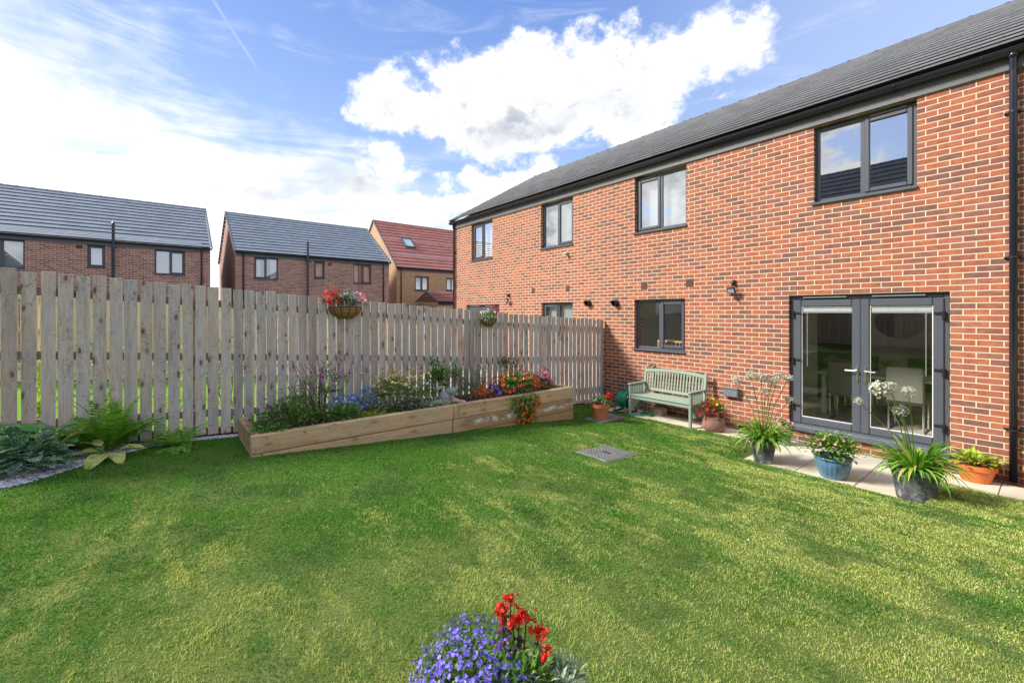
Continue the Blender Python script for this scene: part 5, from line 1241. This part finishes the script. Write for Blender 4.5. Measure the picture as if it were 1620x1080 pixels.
hosta('large yellow edged hosta leaves lying over the gravel', -5.02, -8.13, [(-.35, .12, .30, .17, .06), (.35, .05, .22, .13, .05), (-1.6, .2, .26, .16, .08), (-2.2, .5, .2, .13, .12), (1.2, .3, .2, .12, .08)], 'l_hostagold')
hosta('small upright yellow variegated hosta in front of the fence boards', -5.20, -8.52, [(rn.random()*6.3, rn.uniform(.8, 1.3), .17, .09, .16) for _ in range(7)], 'l_hostagold')
def brun(a):
    for _ in range(170):
        v = Vector((rn.gauss(0, 1), rn.gauss(0, 1), abs(rn.gauss(0, .8)))).normalized(); p = Vector((v.x*.22, v.y*.30, .06+v.z*.25))*rn.uniform(.5, 1.)
        broad(a, p, v+Vector((0, 0, rn.uniform(-.3, .35))), rn.uniform(.09, .135), rn.uniform(.085, .12), .30)
a = MB(); brun(a); plant('brunnera_plant', 'mounded plant with dark leaves veined in silver at the left border edge', 'plant', (-4.82, -8.76, G(-4.85, -8.76)), [('leaves', a, 'l_brun')]).scale = (1.12, 1.12, 1.1)
a = MB()
for k in range(2):
    A = Vector((-.02+.3*k, -.1-.1*k, .12)); B = A+Vector((-.05, .36, .16))
    for i in range(15): t = i/14; q = A.lerp(B, t); [leaf(a, q, Vector((s*.9, .2, .35)), .06*(1-.5*t), .034, None, .5, .3, 2) for s in (-1, 1)]
plant('golden_sprig', 'yellow sprig of toothed leaves arching over the silver veined plant', 'plant', (-4.92, -9.0, G(-4.9, -9.0)+.08), [('leaves', a, 'l_gold')])
# weeds in the neighbouring garden seen between the boards
for i, (x, y, h) in enumerate(((-6.3, -8.3, 1.15), (-6.6, -7.6, 1.3), (-6.2, -7.0, 1.2), (-6.9, -8.9, 1.0))):
    a = MB()
    for k in range(12):
        e = Vector((rn.gauss(0, .22), rn.gauss(0, .25), h*rn.uniform(.6, 1))); twig(a, (0, 0, 0), e, .004)
        for j in range(22): leaf(a, Vector((0, 0, .05)).lerp(e, rn.random()), rdir(.2), .07, .035, None, .3, .2, 2)
    o = plant('tall_weed', ['leafy shrub glimpsed through the second and third fence gaps from the left', 'tallest yellow green shrub glimpsed between the fence boards', 'leafy green shrub glimpsed through the gaps nearest the bed', 'short green shrub glimpsed through the leftmost fence gaps'][i], 'plant', (x, y, G(-5, y)), [('foliage', a, 'l_lime' if i % 2 else 'l_mid')], 'shrubs beyond the fence')

# foreground pot --------------------------------------------------------------
fx, fy = CAM.x-.7803*1.42-.6254*.05, CAM.y+.6254*1.42-.7803*.05
gz = G(fx, fy); t = thing('flower_planter', 'planter of violet lobelia and scarlet salvia in the near foreground', 'potted plant', (fx, fy, gz), R(51.29))
pot(t, .13, .19, .30, 'terracotta', rim=.05)
# local x = picture right, local y = away from the lens
a = MB(); clump(a, (-.085, .0, .31), (.16, .18, .11), 1500, .030, .009, .5, .2); a.build('foliage', M['l_dark'], t)
a = MB(); fscatter(a, (-.085, .0, .31), (.165, .19, .135), 1050, .0085, 5, -.15, .26, .1); fscatter(a, (.07, -.06, .29), (.08, .08, .09), 110, .0085, 5, -.1, .2); a.build('lobelia_flowers', M['f_violet'], t)
a = MB(); b_ = MB(); c_ = MB()
stems = [(.045, .05, .555), (.015, .06, .53), (.075, .04, .525), (.10, .05, .50), (.02, .08, .50), (.145, .03, .475), (.165, .0, .425), (.055, .02, .50)]
for (sx, sy, sz) in stems:
    top = Vector((sx, sy, sz)); b_.tube([(sx*.5+.03, sy, .27), (sx*.8+.01, sy, (.27+sz)/2), tuple(top)], [.0035, .003, .0022], 6)
    for k in range(20): flower(a, top+Vector((rn.gauss(0, .011), rn.gauss(0, .011), rn.uniform(-.035, .012))), rdir(.1), rn.uniform(.007, .0125), 4, .7, .7)
    for k in range(9): leaf(c_, Vector((sx*.8+.01, sy, .30+rn.random()*(sz-.36))), rdir(0), rn.uniform(.025, .04), .024, None, .3, .2, 3)
for (sx, sy, sz) in ((.05, -.15, .325), (.075, -.14, .345)): flower(a, Vector((sx, sy, sz)), Vector((0, -1, .3)), .024, 6, .1); flower(a, Vector((sx, sy+.004, sz)), Vector((0, -1, .3)), .018, 6, .1)
a.build('scarlet_flowers', M['f_red'], t); a = MB(); clump(a, (.10, -.02, .30), (.12, .12, .12), 520, .035, .02, .4); a.build('green_leaves', M['l_dark'], t); b_.build('stem', M['stem_dark'], t); c_.build('salvia_leaves', M['l_plum'], t)
a = MB(); clump(a, (.17, -.02, .265), (.12, .12, .13), 950, .035, .011, .5, .2); a.build('silver_foliage', M['l_greyg'], t)
a = MB(); clump(a, (.20, -.03, .295), (.065, .08, .075), 330, .026, .009, .5, .2); a.build('silver_tips', M['l_silver'], t)
a = MB()
for p in ((.20, -.08, .335), (.195, -.08, .30), (.245, -.02, .315), (.235, -.05, .28), (.22, -.06, .27)):
    for k in range(14): flower(a, Vector(p)+Vector((rn.gauss(0, .006), rn.gauss(0, .006), rn.gauss(0, .005))), rdir(.3), .008, 5)
a.build('lilac_flowers', M['f_lilac'], t)

# dining room behind the french doors ----------------------------------------
tb = thing('dining_table', 'white dining table seen through the french doors', 'table', (-1.05, 2.0, .16))
MB().bbox(-.85, .85, -.45, .45, .71, .75, .006).build('tabletop', M['white'], tb)
for sx in (-.75, .75):
    for sy in (-.36, .36): MB().box(sx-.03, sx+.03, sy-.03, sy+.03, 0, .71).build('leg', M['white'], tb)
def dchair(label, x, y, rz, mat):
    c = thing('dining_chair', label, 'chair', (x, y, .16), rz, 'dining chairs')
    MB().bbox(-.22, .22, -.22, .24, .42, .50, .02).build('seat', M[mat], c); MB().bbox(-.22, .22, -.25, -.19, .45, .98, .02).build('backrest', M[mat], c)
    for s in (-1, 1): MB().tube([(s*.2, .2, .43), (s*.2, .21, .012), (s*.2, -.2, .012), (s*.2, -.22, .45)], .012, 8).build('leg', M['silver'], c)
dchair('grey cantilever dining chair behind the left door glass', -1.38, 1.35, 0, 'chair_grey')
dchair('grey cantilever dining chair behind the right door glass', -.60, 1.30, 0, 'chair_grey')
dchair('dark dining chair on the far side of the table, behind the left glass', -1.5, 2.72, R(180), 'chair_black')
dchair('dark dining chair on the far side of the table, behind the right glass', -.65, 2.72, R(180), 'chair_black')
m = MB().lathe([(.02, 0), (.055, 0), (.07, .13), (.06, .13), (.001, .11)], 20); t = thing('potted_spider_plant', 'white pot of thin green leaves on the dining table', 'potted plant', (-.98, 1.80, .911)); m.build('pot', M['white'], t, smooth=True)
a = MB()
for _ in range(40): q = rn.random()*6.3; e = rn.uniform(.3, 1.3); strap(a, (0, 0, .12), Vector((math.cos(q)*math.cos(e), math.sin(q)*math.cos(e), math.sin(e))), .28, .010, 2.2)
a.build('foliage', M['l_mid'], t)
m = MB(); n = 36
m.add([(.36*math.cos(2*math.pi*k/n), 0, .30*math.sin(2*math.pi*k/n)) for k in range(n)] + [(.36*math.cos(2*math.pi*k/n), .02, .30*math.sin(2*math.pi*k/n)) for k in range(n)], [tuple(range(n)), tuple(range(2*n-1, n-1, -1))]+[(k, n+k, n+(k+1) % n, (k+1) % n) for k in range(n)])
o = m.build('wall_mirror', M['mirror_black'], None, loc=(-1.03, 3.17, 1.79)); tag(o, 'dark oval mirror on the dining room wall', 'mirror')
# wooden rack on the kitchen window sill
t = thing('wooden_rack', 'light wooden rack on the sill inside the kitchen window', 'rack', (-4.0, .24, 1.20)); m = MB()
for dx in (-.30, .0, .26): m.box(dx, dx+.02, 0, .02, 0, .2); m.box(dx, dx+.02, .16, .18, 0, .2)
m.box(-.31, .30, -.002, .02, .18, .20); m.box(-.31, .30, .16, .182, .18, .20); m.box(-.31, .30, .0, .18, .195, .21)
for k in range(6): m.box(-.22+k*.08, -.21+k*.08, .002, .018, 0, .18)
m.build('rack_frame', M['wood_in'], t)
print('objects', len(bpy.data.objects))
